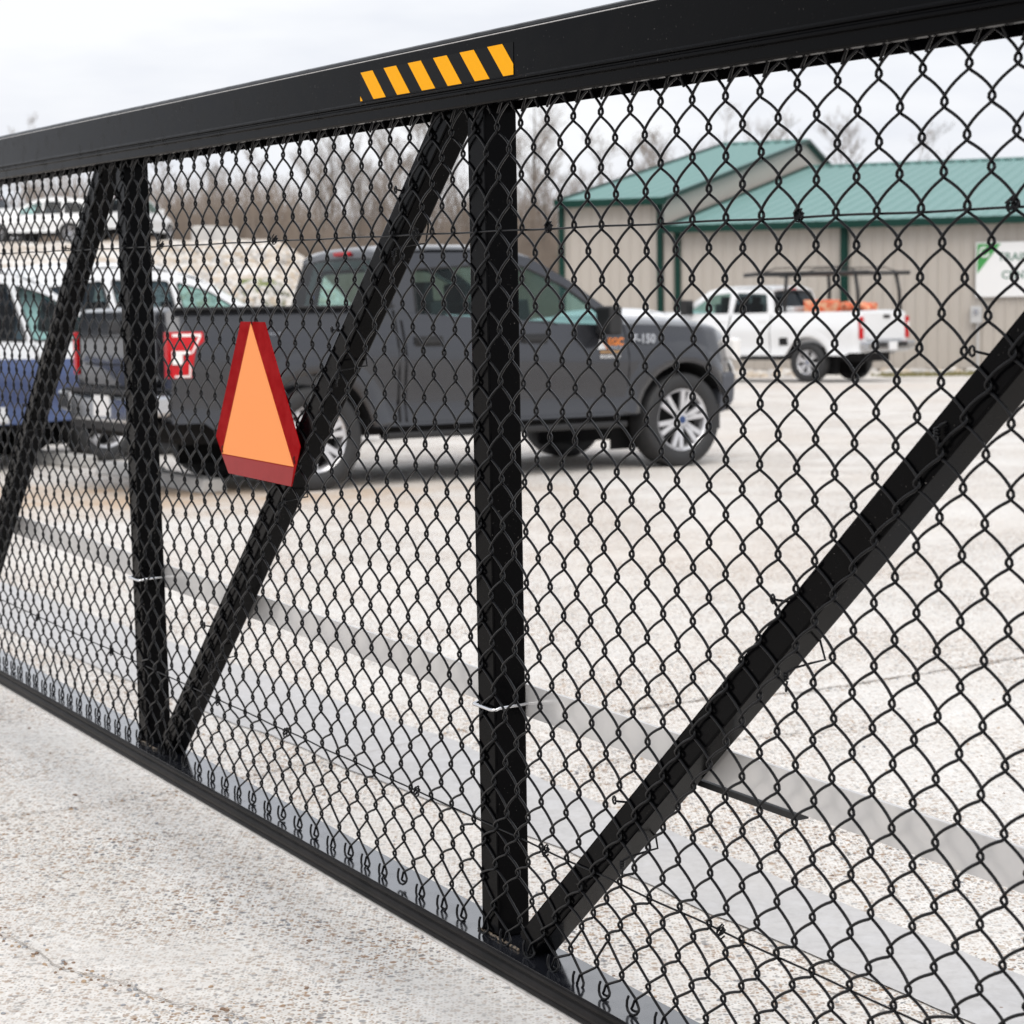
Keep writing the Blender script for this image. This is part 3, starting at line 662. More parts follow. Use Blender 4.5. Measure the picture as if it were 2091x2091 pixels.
    for s_ in (-1,1):
        panel('cab_side',gp['outer'],gp['holes'],lambda a,c_,w_:(a,s_*(yy(c_)-w_*s_*0-abs(w_)),c_),gp.get('paint',paint),T,.045)
        for k,hh in enumerate(gp['holes']):
            gl=gp['glass'][k]
            panel('side_window',hh,[],lambda a,c_,w_:(a,s_*(yy(c_)-.018),c_),gl,T,0)
            if gp.get('frame'):
                f=MB(); f.tube([(a,s_*(yy(c_)+.001),c_) for a,c_ in hh]+[(hh[0][0],s_*(yy(hh[0][1])+.001),hh[0][1])],.011,4); f.build('window_trim',blk,T)
    # roof
    V=[];RL=gp['roof']; 
    for (x,z) in RL:
        y=yy(z)
        for f,cz in ((-1,0),(-.96,.022),(-.8,.040),(-.5,.055),(0,.062),(.5,.055),(.8,.040),(.96,.022),(1,0)): V.append((x,f*y,z+cz*gp.get('rc',1)))
    n9=9; m=len(RL); V2=[(x,y*.98,z-.05) for x,y,z in V]
    rf=MB(); rf.add(V+V2,[(i*n9+j,i*n9+j+1,(i+1)*n9+j+1,(i+1)*n9+j) for i in range(m-1) for j in range(8)]+[(m*n9+i*n9+j,m*n9+(i+1)*n9+j,m*n9+(i+1)*n9+j+1,m*n9+i*n9+j+1) for i in range(m-1) for j in range(8)]+[(j,m*n9+j,m*n9+j+1,j+1) for j in range(8)]+[((m-1)*n9+j,(m-1)*n9+j+1,m*n9+(m-1)*n9+j+1,m*n9+(m-1)*n9+j) for j in range(8)])
    rf.build('roof',gp.get('paint',paint),T,smooth=True,auto=60)
    # windshield and rear glass
    def slab(nm,a,b_,m_,inset=.03,cap_=.03):
        (xa,za),(xb,zb_)=a,b_; V=[]
        for k in range(5):
            t=k/4; x=xa+(xb-xa)*t; z=za+(zb_-za)*t; y=yy(z)-inset
            for f in (-1,-.6,-.2,.2,.6,1): V.append((x+(1-f*f)*.06*(1 if xa>0 and nm=='windshield' else -.4),f*y,z+(1-f*f)*cap_))
        g_=MB(); g_.add(V,[(i*6+j,i*6+j+1,(i+1)*6+j+1,(i+1)*6+j) for i in range(4) for j in range(5)]); return g_.build(nm,m_,T,smooth=True)
    slab('windshield',gp['ws'][0],gp['ws'][1],glass)
    slab('rear_window',gp['rw'][0],gp['rw'][1],gp.get('rwm',glass),.05,.02)
    if gp.get('rwframe'):
        (xa,za),(xb,zb_)=gp['rw']; f=MB(); mp_=lambda a,c_,w_:(xa+(xb-xa)*(c_-za)/(zb_-za)-.012-w_*.3,a,c_)
        Y0=yy(za)-.02;Y1=yy(zb_)-.03;hw_=gp.get('rwh',0)
        panel('rear_panel',[(-Y0,za),(Y0,za),(Y1,zb_+.05),(-Y1,zb_+.05)],[rounded([(-Y0+.11+hw_,za+.04),(Y0-.11-hw_,za+.04),(Y1-.10-hw_,zb_-.05),(-Y1+.10+hw_,zb_-.05)],.06)],mp_,blk,T,.04)
        ro2=MB(); ro2.box((xb-.02,0,zb_+.075),(.03,.26,.035)); ro2.build('brake_light',lampred,T,bevel=.006)
    # interior
    for sx in gp.get('seats',[]):
        for sy in (-.38,.38):
            it=MB(); it.box((sx-.215,sy,zb0+.20),(.03,.14,.10)); it.box((sx-.18,sy,zb0-.02),(.16,.48,.5),Matrix.Rotation(-.15,3,'Y')); it.box((sx-.24,sy,zb0+.30),(.09,.26,.17),Matrix.Rotation(-.1,3,'Y')); it.build('seat',seatm,T,bevel=.04)
    if gp.get('dash'):
        d_=MB(); d_.box((gp['dash'],0,zb0-.10),(.35,yb*1.8,.22)); d_.tube([(gp['dash']-.28+.02*math.cos(a),.38+.19*math.cos(a),zb0+.02+.18*math.sin(a)) for a in [i*PI/10 for i in range(21)]],.014,6); d_.build('dashboard',seatm,T,bevel=.03)
    # mirrors
    if P.get('mirror'):
        mx,mz,ms=P['mirror']
        for s_ in (-1,1):
            q=MB(); q.box((mx,s_*(yb+.16),mz),(.13*ms,.22*ms,.24*ms)); q.bar((mx+.02,s_*(yb-.02),mz-.06),(mx+.02,s_*(yb+.12),mz-.04),.08,.05); q.build('wing_mirror',P.get('mirm',blk),T,bevel=.035)
    T['_']=0; del T['_']
    return T,side,top,bot,yy
tailp=MB
# ---- charcoal pickup
A1=math.radians(33); e1=Vector((math.cos(A1),math.sin(A1))); r1=Vector((math.sin(A1),-math.cos(A1)))
o1=Vector((-1.50,15.62))-r1*.97
PF=dict(hw=1.00,ro=1.16,wb=3.56,fo=.76,rock=.47,rb=.56,wr=.405,ar=.50,rim=.262,tw=.27,flare=.035,bed=(-1.10,.70),cowl=2.95,crown=.07,
 top=[(-1.16,1.38),(-1.12,1.405),(.72,1.405),(.75,1.36),(1.8,1.30),(2.2,1.26),(2.75,1.235),(2.97,1.235),(3.3,1.225),(3.8,1.20),(4.05,1.17),(4.18,1.12),(4.27,1.02),(4.32,.82)],
 wid=[(-1.16,.95),(-1.05,.985),(0,1),(3.5,1),(3.85,.99),(4.0,.955),(4.14,.87),(4.26,.74),(4.32,.66)],breaks=[-1.10,.70,.745],
 doors=[(.80,1.80,.50,1.30,1.02),(1.82,2.98,.50,1.24,2.03)],hz=1.13,blackhandle=True,mirror=(2.72,1.27,1.0),
 cab=dict(zb=1.22,tum=.24,paint=gun,frame=True,
  outer=[(.74,1.28),(.83,1.78),(.95,1.835),(1.9,1.84),(2.15,1.80),(2.5,1.60),(2.98,1.235),(2.98,1.20),(.74,1.20)],
  holes=[rounded([(.97,1.33),(1.0,1.70),(1.70,1.735),(1.74,1.30)],.05),rounded([(1.86,1.275),(1.86,1.735),(2.06,1.725),(2.42,1.565),(2.76,1.33),(2.78,1.17),(2.45,1.185),(2.25,1.262)],.04)],
  glass=[glass,glass],roof=[(.80,1.80),(.86,1.835),(1.2,1.86),(1.7,1.86),(2.0,1.83),(2.16,1.785)],ws=[(2.16,1.80),(2.98,1.23)],rw=[(.735,1.38),(.81,1.77)],rwframe=True,rwh=.22,seats=[1.55,2.35],dash=2.75))
PF['cab']['outer']=[(.74,1.28),(.83,1.78),(.95,1.835),(1.9,1.845),(2.15,1.80),(2.5,1.61),(2.99,1.27),(3.0,1.10),(2.2,1.10),(.74,1.20)]
tk,side1,top1,bot1,yy1=vehicle('pickup_truck','charcoal grey crew cab pickup parked side-on behind the gate','pickup truck',(o1.x,o1.y,0),A1,PF,gun)
def sidetext(T,s,size,x,z,m,yfun,sgn=-1,bold=0,name='decal_text'):
    y=sgn*(yfun(x,z)+.014)
    M=Matrix(((1,0,0,x),(0,0,-1,y),(0,1,0,z),(0,0,0,1))) if sgn<0 else Matrix(((-1,0,0,x),(0,0,1,y),(0,1,0,z),(0,0,0,1)))
    return text(s,size,name,m,T,M,.001,bold)
# tailgate, lights, bumper, boards
q=MB(); q.extr(rounded([(-.70,.82),(.70,.82),(.76,.90),(.76,1.39),(.70,1.405),(-.70,1.405),(-.76,1.39),(-.76,.90)],.03),-1.205,-1.155,axis='x'); tg=q.build('tailgate',gun,tk,bevel=.012)
q=MB(); q.box((-1.215,0,1.285),(.02,.24,.09)); q.build('handle',blk,tg,bevel=.01)
q=MB(); q.box((-1.207,0,.99),(.006,1.3,.012)); q.box((-1.207,0,1.2),(.006,1.45,.01)); q.build('crease',dark,tg)
q=MB()
for s_ in (-1,1): q.extr([(s_*.69,.60),(s_*.98,.62),(s_*.985,.78),(s_*.69,.80)],-1.33,-1.19,axis='x')
q.box((-1.27,0,.655),(.14,1.40,.21)); bump=q.build('rear_bumper',chromeb,tk,bevel=.03)
q=MB(); q.box((-1.345,0,.68),(.01,.31,.16)); q.build('licence_plate',decw,bump)
q=MB(); q.box((-1.27,0,.79),(.16,1.5,.03)); q.box((-1.25,0,.52),(.12,1.5,.06)); q.build('step_pad',blk,bump)
q=MB(); q.box((-1.0,0,.50),(.35,1.3,.14)); q.build('hitch_beam',dark,tk)
def lampstrip(T,poly,yfun,m,nm,off=.012):
    return panel(nm,poly,[],lambda a,c,w:(a,-(yfun(a,c)+off),c),m,T,0)
for sg in (-1,1):
    yf=lambda a,c:side1(a,c)
    L_=MB()
    P=[(-1.17,.90),(-1.02,.90),(-1.0,1.06),(-.98,1.12),(-.91,1.17),(-.91,1.24),(-1.17,1.24)]
    tl=panel('tail_light',P,[],lambda a,c,w:(a,sg*(side1(max(a,-1.12),c)+.014),c),lampred,tk,0)
    for PP in ([(-1.15,1.205),(-.93,1.205),(-.93,1.225),(-1.15,1.225)],[(-1.17,1.075),(-1.03,1.075),(-1.03,1.10),(-1.17,1.10)],[(-1.17,1.0),(-1.09,1.0),(-1.09,1.075),(-1.17,1.075)],[(-1.045,.92),(-1.03,.92),(-1.03,1.0),(-1.045,1.0)],[(-1.03,1.075),(-1.01,1.085),(-.93,1.205),(-.95,1.205)],[(-1.15,.905),(-1.03,.905),(-1.03,.92),(-1.15,.92)]):
        panel('lens',PP,[],lambda a,c,w:(a,sg*(side1(max(a,-1.12),c)+.018),c),lampw,tl,0)
    b=MB(); b.box((-1.178,sg*.915,1.07),(.03,.07,.34)); b.build('lens',lampred,tl,bevel=.006)
    rbm=MB(); rbm.bar((.62,sg*.93,.395),(2.95,sg*.93,.395),.15,.055); rbm.build('running_board',blk,tk,bevel=.015)
    sm=MB(); sm.tube([(.745,sg*(side1(.745,z)+.001),z) for z in (.5,.7,.9,1.1,1.25,1.38)],.011,4); sm.build('cab_gap',dark,tk)
    rl=MB(); rl.bar((-1.12,sg*.93,1.412),(.72,sg*.93,1.412),.09,.022); rl.build('bed_rail_cap',blk,tk,bevel=.006)
    fl=MB(); fl.box((4.17,sg*.74,1.0),(.14,.34,.20),Matrix.Rotation(-sg*.5,3,'Z')); fl.build('headlight',lampw,tk,bevel=.03)
    mf=MB(); mf.box((3.98,sg*.82,.42),(.03,.24,.22)); mf.build('mud_flap',blk,tk)
q=MB(); q.extr([(3.95,.42),(4.20,.42),(4.36,.50),(4.38,.80),(4.28,.82),(4.0,.82)],-.66,.66,axis='y')
for s_ in (-1,1): q.extr([(3.98,.44),(4.08,.46),(4.16,.55),(4.18,.80),(4.02,.80)],s_*.66,s_*.95,axis='y')
fb=q.build('front_bumper',mat('bumper_grey',(.09,.095,.11),.4,metal=.4),tk,bevel=.035)
q=MB(); q.box((4.33,0,.98),(.06,1.15,.26)); q.build('grille',blk,tk,bevel=.02)
sidetext(tk,'F-150',.105,3.03,1.075,chromeb,side1,bold=.004,name='model_badge')
sidetext(tk,'FX4',.07,-.62,1.20,decg,side1,bold=.001,name='bed_badge'); sidetext(tk,'OFF ROAD',.035,-.44,1.20,decg,side1,name='bed_badge')
dd=thing('tmp','x','x'); bpy.data.objects.remove(dd)
for poly,m_ in (([(2.655,1.03),(2.745,1.03),(2.715,1.115),(2.70,1.115)],decw),([(2.75,1.03),(2.765,1.03),(2.725,1.115),(2.713,1.115)],deco),([(2.675,.995),(2.885,.995),(2.885,1.018),(2.675,1.018)],dect)):
    panel('door_logo',poly,[],lambda a,c,w:(a,-(side1(a,c)+.0125),c),m_,tk,0)
sidetext(tk,'EGC',.085,2.765,1.062,deco,side1,bold=.003,name='door_logo'); sidetext(tk,'FENCE',.045,2.77,1.026,decg,side1,bold=.001,name='door_logo'); sidetext(tk,'812-555-0111',.037,2.668,.957,decw,side1,bold=.001,name='door_logo')
q=MB(); q.box((.80,.60,1.56),(.012,.10,.16)); q.build('window_sticker',mat('sticker_blue',(.03,.12,.5),.5),tk)
# ---- white heavy duty pickup with ladder rack
A2=math.radians(180-40); c2=Vector((6.9,47.0)); e2=Vector((math.cos(A2),math.sin(A2))); l2=Vector((-math.sin(A2),math.cos(A2))) # left of heading
K2=1.10
o2=c2-l2*(.93*K2)
PS_=dict(hw=1.03,ro=1.25,wb=4.0,fo=.95,rock=.56,rb=.62,wr=.42,ar=.53,rim=.25,flare=.02,bed=(-1.18,.80),cowl=3.3,crown=.09,
 top=[(-1.25,1.44),(-1.2,1.47),(.82,1.47),(.85,1.44),(3.0,1.42),(3.4,1.42),(4.0,1.42),(4.6,1.36),(4.8,1.28),(4.95,1.1)],
 wid=[(-1.25,.96),(-1.1,.99),(0,1),(4.2,1),(4.6,.96),(4.85,.88),(4.95,.82)],breaks=[-1.18,.80,.845],
 doors=[(.92,1.95,.60,1.42,1.1),(1.97,3.15,.60,1.41,2.15)],hz=1.28,mirror=(3.0,1.60,1.35),
 cab=dict(zb=1.44,tum=.22,outer=[(.85,1.40),(.98,1.93),(1.15,1.98),(2.4,1.99),(2.6,1.95),(3.35,1.45),(3.35,1.38),(.85,1.38)],frame=False,
  holes=[rounded([(1.02,1.47),(1.10,1.86),(1.85,1.90),(1.92,1.46)],.05),rounded([(2.02,1.46),(2.02,1.90),(2.5,1.86),(3.12,1.47)],.05)],glass=[glassd,glass],
  roof=[(.97,1.94),(1.05,1.98),(1.5,2.0),(2.2,2.0),(2.5,1.96),(2.64,1.92)],ws=[(2.64,1.94),(3.35,1.46)],rw=[(.88,1.48),(1.0,1.90)],rwm=glassd,rwframe=True,seats=[1.9,2.7],dash=3.1))
t2,side2,top2,bot2,yy2=vehicle('pickup_truck','white crew cab work pickup with black ladder rack parked by the metal building','pickup truck',(o2.x,o2.y,gz(47)),A2,PS_,white)
t2.scale=(K2,K2,K2)
q=MB(); q.extr([(-.72,.88),(.72,.88),(.78,.95),(.78,1.44),(-.78,1.44),(-.78,.95)],-1.30,-1.24,axis='x'); tg=q.build('tailgate',white,t2,bevel=.015)
q=MB(); q.box((-1.31,0,1.36),(.02,.24,.07)); q.build('handle',blk,tg)
q=MB(); q.box((-1.38,0,.74),(.16,1.5,.20)); q.extr([(.6,.65),(1.0,.68),(1.0,.84),(.6,.84)],-1.44,-1.25,axis='x'); q.extr([(-.6,.65),(-1.0,.68),(-1.0,.84),(-.6,.84)],-1.44,-1.25,axis='x'); bump=q.build('rear_bumper',chromeb,t2,bevel=.03)
q=MB(); q.box((-1.468,0,.75),(.01,.32,.16)); q.build('licence_plate',decw,bump)
q=MB(); q.box((-1.465,-.42,.78),(.012,.36,.11)); q.box((-1.465,.42,.78),(.012,.36,.11)); q.build('step_pad',blk,bump)
q=MB(); q.box((-.6,0,.55),(1.0,1.0,.25)); q.build('hitch_beam',dark,t2)
for sg in (-1,1):
    b=MB(); b.box((-1.255,sg*.945,1.13),(.06,.13,.46)); tl=b.build('tail_light',lampred,t2,bevel=.015)
    b=MB(); b.box((-1.288,sg*.945,1.19),(.012,.10,.11)); b.build('lens',lampw,tl)
    b=MB(); b.bar((.7,sg*.95,.50),(3.2,sg*.95,.50),.14,.07); b.build('running_board',blk,t2)
    b=MB(); b.box((.52,sg*.985,.86),(.34,.05,.16)); b.build('step_pocket',dark,t2)
sidetext(t2,'EARTH',.13,1.0+1.95,1.12,decg,side2,1,name='door_logo'); sidetext(t2,'WESTWOOD',.13,2.95,1.0,decg,side2,1,name='door_logo')
q=MB(); q.tube([(3.02,side2(3,1.0)+.012,1.12),(2.99,side2(3,1.0)+.012,1.02),(2.96,side2(3,1.0)+.012,.97)],.02,6); q.build('door_logo',mat('decal_green',(.05,.3,.2),.5),t2)
# ladder rack (rests on the truck)
rk_=thing('ladder_rack','black tubular ladder rack standing on the bed of the white work pickup','rack',(o2.x,o2.y,gz(47)),A2); rk_.scale=(K2,)*3
zr=2.27
for sg in (-1,1):
    q=MB(); q.tube([(-1.15,sg*.86,1.47),(-1.12,sg*.86,1.9),(-1.05,sg*.84,zr)],.04,8); q.build('upright',blk,rk_,smooth=True); q=MB(); q.tube([(.62,sg*.90,1.47),(.60,sg*.88,2.0),(.6,sg*.84,zr)],.04,8); q.build('upright',blk,rk_,smooth=True)
    q=MB(); q.tube([(-1.38,sg*.84,zr),(1.3,sg*.84,zr+.02),(1.75,sg*.70,zr)],.042,8); q.build('side_rail',blk,rk_,smooth=True)
    q=MB(); q.tube([(-1.1,sg*.84,zr+.02),(-.8,sg*.80,zr+.13),(.9,sg*.80,zr+.13),(1.3,sg*.84,zr+.02)],.014,6); q.build('top_rail',blk,rk_,smooth=True)
for x in (-1.1,-.5,.1,.6,1.25):
    q=MB(); q.tube([(x,-.84,zr),(x,.84,zr)],.035,8); q.build('crossbar',blk,rk_,smooth=True)
cg=thing('cargo_pile','bright orange crates and rolls piled in the bed of the white work pickup','cargo',(o2.x,o2.y,gz(47)),A2); cg.scale=(K2,)*3
om=mat('safety_orange',(.80,.10,.025),.6,noise=(9,1.0,(.85,.5,.3),.25)); rr=random.Random(8)
for (x,y,z,a,b_,c_) in ((-.55,.3,1.47,.75,.5,.36),(.1,.25,1.49,.55,.7,.44),(-.2,-.4,1.47,1.1,.5,.34)):
    q=MB(); q.box((x,y,z),(a,b_,c_),Matrix.Rotation(rr.uniform(-.2,.2),3,'Z'))
    for k in range(5): q.box((x-a/2+a*(k+.5)/5,y,z+c_/2),(a/14,b_*1.02,.03))
    q.build('crate',om,cg,bevel=.02)
for k in range(6):
    q=MB(); x=-1.02+.07*k; q.lathe([(.04,-.16),(.09,-.15),(.095,.15),(.04,.16)],c=(x,.35+.06*(k%3),1.53+.05*(k%2)),n=12); q.build('roll',om,cg,smooth=True)
q=MB(); q.box((.66,0,1.53),(.32,1.5,.12)); tb_=q.build('toolbox',white,cg,bevel=.02)
# ---- blue SUV behind the charcoal truck's tail, white upper body is painted sky reflection
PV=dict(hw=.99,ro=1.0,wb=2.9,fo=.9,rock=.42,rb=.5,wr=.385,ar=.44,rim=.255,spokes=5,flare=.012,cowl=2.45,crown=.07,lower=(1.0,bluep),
 top=[(-1.0,1.0),(-.93,1.12),(-.5,1.16),(1,1.13),(2.4,1.10),(3.0,1.04),(3.5,.92),(3.75,.78),(3.8,.65)],
 wid=[(-1.0,.90),(-.85,.97),(0,1),(2.9,1),(3.3,.96),(3.6,.86),(3.8,.68)],
 doors=[(.25,1.05,.5,1.14,.42),(1.07,2.1,.5,1.12,1.25)],hz=1.02,mirror=(1.95,1.22,.8),mirm=white,
 cab=dict(zb=1.10,tum=.30,outer=[(-.95,1.10),(-.72,1.60),(-.5,1.74),(.4,1.80),(1.1,1.76),(1.5,1.64),(2.5,1.12),(2.5,1.05),(-.95,1.05)],frame=True,
  holes=[rounded([(-.68,1.22),(-.48,1.60),(.2,1.67),(.2,1.18)],.05),rounded([(.30,1.18),(.30,1.675),(.98,1.67),(1.0,1.16)],.04),rounded([(1.08,1.16),(1.08,1.66),(1.45,1.57),(2.1,1.20),(2.1,1.15)],.04)],glass=[glassd,glassd,glass],
  roof=[(-.78,1.60),(-.5,1.74),(.3,1.81),(.9,1.80),(1.3,1.72),(1.55,1.62)],ws=[(1.55,1.64),(2.5,1.12)],rw=[(-.97,1.14),(-.70,1.60)],rwm=glassd,rwframe=True,seats=[.6,1.5],dash=2.1))
A3=math.radians(47); w3=Vector((-3.83,19.3)); r3=Vector((math.sin(A3),-math.cos(A3))); o3=w3-r3*.96
t3,side3,top3,_,_=vehicle('sport_utility_vehicle','blue sport utility vehicle, sky reflection painted white on its upper body, parked past the charcoal pickup tailgate','car',(o3.x,o3.y,0),A3,PV,white)
t3.scale=(1,1,1.02)
for sg in (-1,1):
    b=MB(); b.box((-.985,sg*.70,.98),(.06,.42,.17)); tl=b.build('tail_light',lampred,t3,bevel=.03)
    b=MB(); b.box((-1.02,sg*.68,1.035),(.012,.36,.05)); b.build('lens',lampw,tl)
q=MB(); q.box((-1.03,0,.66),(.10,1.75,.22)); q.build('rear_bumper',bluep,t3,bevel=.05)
q=MB(); q.extr([(-1.02,1.62),(-.72,1.72),(-.60,1.78),(-.98,1.66)],-.60,.60,axis='y'); q.build('spoiler',white,t3,bevel=.01)
# ---- car at the far left edge (tail lamp visible beside the leftmost brace)
PC=dict(hw=.91,ro=1.0,wb=2.75,fo=.85,rock=.32,rb=.4,wr=.33,ar=.38,rim=.21,spokes=5,flare=.0,cowl=2.15,crown=.07,
 top=[(-1.0,.80),(-.93,.98),(-.5,1.02),(1,.97),(2.2,.93),(3.0,.84),(3.4,.70),(3.6,.55)],
 wid=[(-1.0,.84),(-.85,.94),(0,1),(2.75,1),(3.1,.95),(3.4,.86),(3.6,.66)],
 doors=[(.25,1.05,.4,.98,.42),(1.07,2.0,.4,.96,1.25)],hz=.86,mirror=(1.85,1.03,.7),mirm=white,
 cab=dict(zb=.96,tum=.36,outer=[(-.55,.98),(.0,1.36),(.35,1.43),(1.0,1.42),(1.3,1.34),(2.2,.95),(2.2,.90),(-.55,.90)],frame=True,
  holes=[rounded([(-.15,1.05),(.12,1.30),(.55,1.35),(.55,1.03)],.04),rounded([(.64,1.03),(.64,1.355),(1.2,1.31),(1.85,1.0)],.04)],glass=[glassd,glass],
  roof=[(-.02,1.34),(.3,1.42),(.7,1.44),(1.1,1.40),(1.32,1.32)],ws=[(1.32,1.34),(2.2,.95)],rw=[(-.60,.99),(-.02,1.36)],rwm=glass,seats=[.5,1.4],dash=1.9))
def placecar(px,py_z,Y,A,P,paint,label,nm='parked_car',cat='car',sc_=1,z=0,group=None):
    X=(px-966)/3837*Y
    return vehicle(nm,label,cat,(X,Y,z),A,P,paint,group)
class _cp:
    @staticmethod
    def deepcopy(d): return {k:(_cp.deepcopy(v) if isinstance(v,dict) else v) for k,v in d.items()}
PC2=_cp.deepcopy(PC); PC2['lower']=(.78,bluep)
t4,*_=placecar(-230,0,18.0,math.radians(62),PV,white,'blue sport utility vehicle, sky reflection painted white on its upper body, at the left edge, showing its tail light bar','sport_utility_vehicle')  # white upper body again stands for reflected sky
for sg in (-1,1):
    b=MB(); b.box((-.985,sg*.70,.98),(.06,.42,.17)); tl=b.build('tail_light',lampred,t4,bevel=.03)
    b=MB(); b.box((-1.02,sg*.68,1.035),(.012,.36,.05)); b.build('lens',lampw,tl)
# sedan beyond the charcoal pickup's hood
t5,*_=placecar(1120,0,28.5,math.radians(62),PC,white,'white car whose roof shows above the charcoal pickup hood'); t5.location.z=gz(28)
t6,*_=placecar(2200,0,45,math.radians(170),PC,white,'white car at the right edge, mostly behind the nearest diagonal brace'); t6.location.z=gz(45)
# vehicles on the embankment
def onhill(px,Y,A,P,paint,label,nm,cat,up_=0):
    X=(px-966)/3837*Y; t,*_=vehicle(nm,label,cat,(X,Y,gz(Y)-.03+emb(X,Y)+.03),A,P,paint,'white vehicles parked on the embankment'); return t
onhill(60,88,math.radians(172),PS_,white,'white pickup parked on the embankment, left of the sport utility vehicle','pickup_truck','pickup truck')
PVw=_cp.deepcopy(PV); PVw.pop('lower')
onhill(150,84,math.radians(188),PVw,white,'white sport utility vehicle parked on the embankment between pickup and van','sport_utility_vehicle','car')
PVan=_cp.deepcopy(PVw); PVan['cab']['zb']=1.12
tv=onhill(242,86,math.radians(76),PVan,white,'tall white van parked on the embankment behind the left gate post','van','van'); tv.scale=(1.0,1.0,1.1)
onhill(-30,90,math.radians(180),PC,white,'white car parked on the embankment at the far left edge','parked_car','car')
# concrete blocks on the crest
cbm=mat('cast_concrete',(.55,.54,.52),.85,noise=(2,.6,(.42,.41,.4),.7))
for (px,wd,h,lb) in ((398,.75,.62,'pale concrete block on the embankment crest, left of its neighbour'),(436,.8,.56,'pale concrete block on the embankment crest, right of its neighbour')):
    Y=61; X=(px-966)/3837*Y; t=thing('concrete_block',lb,'concrete block',(X,Y,gz(Y)+emb(X,Y)-.1),.2,'concrete blocks on the embankment'); q=MB(); q.extr([(-wd/2,0),(wd/2,0),(wd/2*.94,h),(-wd/2*.94,h)],-.4,.4,axis='y'); q.build('block',cbm,t,bevel=.05); q=MB(); q.tube([(-.1,0,h-.02),(-.08,0,h+.05),(.08,0,h+.05),(.1,0,h-.02)],.015,6); q.build('lifting_loop',blk,t)
# wheel stops
for (x,y,a,L_,lb) in ((-4.25,19.0,-.9,1.3,'pale concrete wheel stop in front of the sport utility vehicle wheel'),(-3.25,17.35,-.95,1.0,'short pale concrete wheel stop behind the left gate post'),(-2.62,16.15,-1.05,1.35,'pale concrete wheel stop beside the charcoal pickup rear tyre')):
    t=thing('wheel_stop',lb,'wheel stop',(x,y,.0),a,'concrete wheel stops'); q=MB(); q.extr([(-.12,0),(.12,0),(.08,.11),(-.08,.11)],-L_/2,L_/2,axis='x'); q.build('kerb_bar',cbm,t,bevel=.02)
    q=MB(); q.tube([(-L_*.35,0,.10),(-L_*.35,0,.116)],.015,8); q.tube([(L_*.35,0,.10),(L_*.35,0,.116)],.015,8); q.build('anchor_pin',bare,t)
# ================================================================ METAL BUILDING
wd_=Vector((13.8-4.44,55-58.4)); wl=wd_.length; wdir=wd_.normalized(); wn=Vector((-wdir.y,wdir.x))   # wn into depth
C0=Vector((4.44,58.4)); LB=(Vector((1.60,59.5))-C0).dot(wdir); HD=19.6
bld=thing('metal_building','long beige ribbed metal building with green roof, taller gabled section at its left','building',(C0.x,C0.y,-.45),math.atan2(wdir.y,wdir.x))
def ribbed(name,color):
    m=mat(name,color,.5,noise=(.6,.3,tuple(c*.85 for c in color),.7)); return m
wallm=ribbed('beige_metal_siding',(.47,.43,.385)); roofm=ribbed('green_metal_roof',(.16,.31,.29)); trim=mat('dark_green_trim',(.004,.035,.026),.5,spec=.2)
def sheet(name,m,o_,ux,uy,L_,H_,pitch,amp,par,cut=None,rev=False):
    """corrugated sheet: ribs along uy, spaced along ux. cut(u)->(v0,v1)"""
    o_=Vector(o_);ux=Vector(ux);uy=Vector(uy);nn=ux.cross(uy).normalized(); V=[];n_=int(L_/pitch)+1
    for i in range(n_+1):
        for (f,h) in ((0,0),(.72,0),(.80,amp),(.92,amp)):
            u=min(L_,(i+f)*pitch); v0,v1=cut(u) if cut else (0,H_); a=o_+ux*u+nn*h; V+=[a+uy*v0,a+uy*v1]
            if u>=L_: break
        if u>=L_: break
    k=len(V)//2; q=MB(); q.add(V,[(2*i,2*i+1,2*i+3,2*i+2) for i in range(k-1)]); return q.build(name,m,par)
E2_,E1_,R2_,R1_=4.15,4.95,6.98,7.95; LR=26
# front walls
sheet('front_wall',wallm,(0,0,0),(1,0,0),(0,0,1),LR,E2_,.3,.03,bld)
sheet('front_wall',wallm,(LB,0,0),(1,0,0),(0,0,1),-LB-.02,E1_,.3,.03,bld)
# gable wall of the taller section
sheet('gable_wall',wallm,(0,0,0),(0,1,0),(0,0,1),2*HD,0,.3,-.03,bld,cut=lambda u:(0,E1_+(R1_-E1_)*(1-abs(u-HD)/HD)))
sheet('gable_wall',wallm,(LB,0,0),(0,1,0),(0,0,1),2*HD,0,.3,.03,bld,cut=lambda u:(0,E1_+(R1_-E1_)*(1-abs(u-HD)/HD)))
q=MB(); q.box(((LB)/2,2*HD,2.4),(-LB,.05,4.9)); q.box((LR/2,2*HD,2),(LR,.05,4.1)); q.build('back_wall',wallm,bld)
# roofs with standing ribs and overhang
def roof(nm,x0,x1,zE,zR):
    sl=math.hypot(HD,zR-zE); d=Vector((0,HD/sl,(zR-zE)/sl)); ov=.35
    r_=sheet(nm,roofm,(x0-.06,-ov*HD/sl,zE-ov*(zR-zE)/sl+.06),(1,0,0),d,x1-x0+.1,sl+ov,.40,.05,bld,cut=lambda u:(0,sl+ov))
    sheet(nm,roofm,(x0-.06,2*HD+.3,zE+.02),(1,0,0),Vector((0,-HD/sl,(zR-zE)/sl)),x1-x0+.1,sl+.3,.40,-.05,bld)
    q=MB(); q.bar((x0-.06,HD,zR+.10),(x1+.05,HD,zR+.10),.5,.06); q.build('ridge_cap',roofm,bld)
    q=MB(); q.bar((x0-.08,-ov-.03,zE-.06),(x1+.05,-ov-.03,zE-.06),.16,.20); q.build('gutter',trim,bld)
    return sl
roof('roof',LB,0.12,E1_,R1_); roof('roof',.16,LR,E2_,R2_)
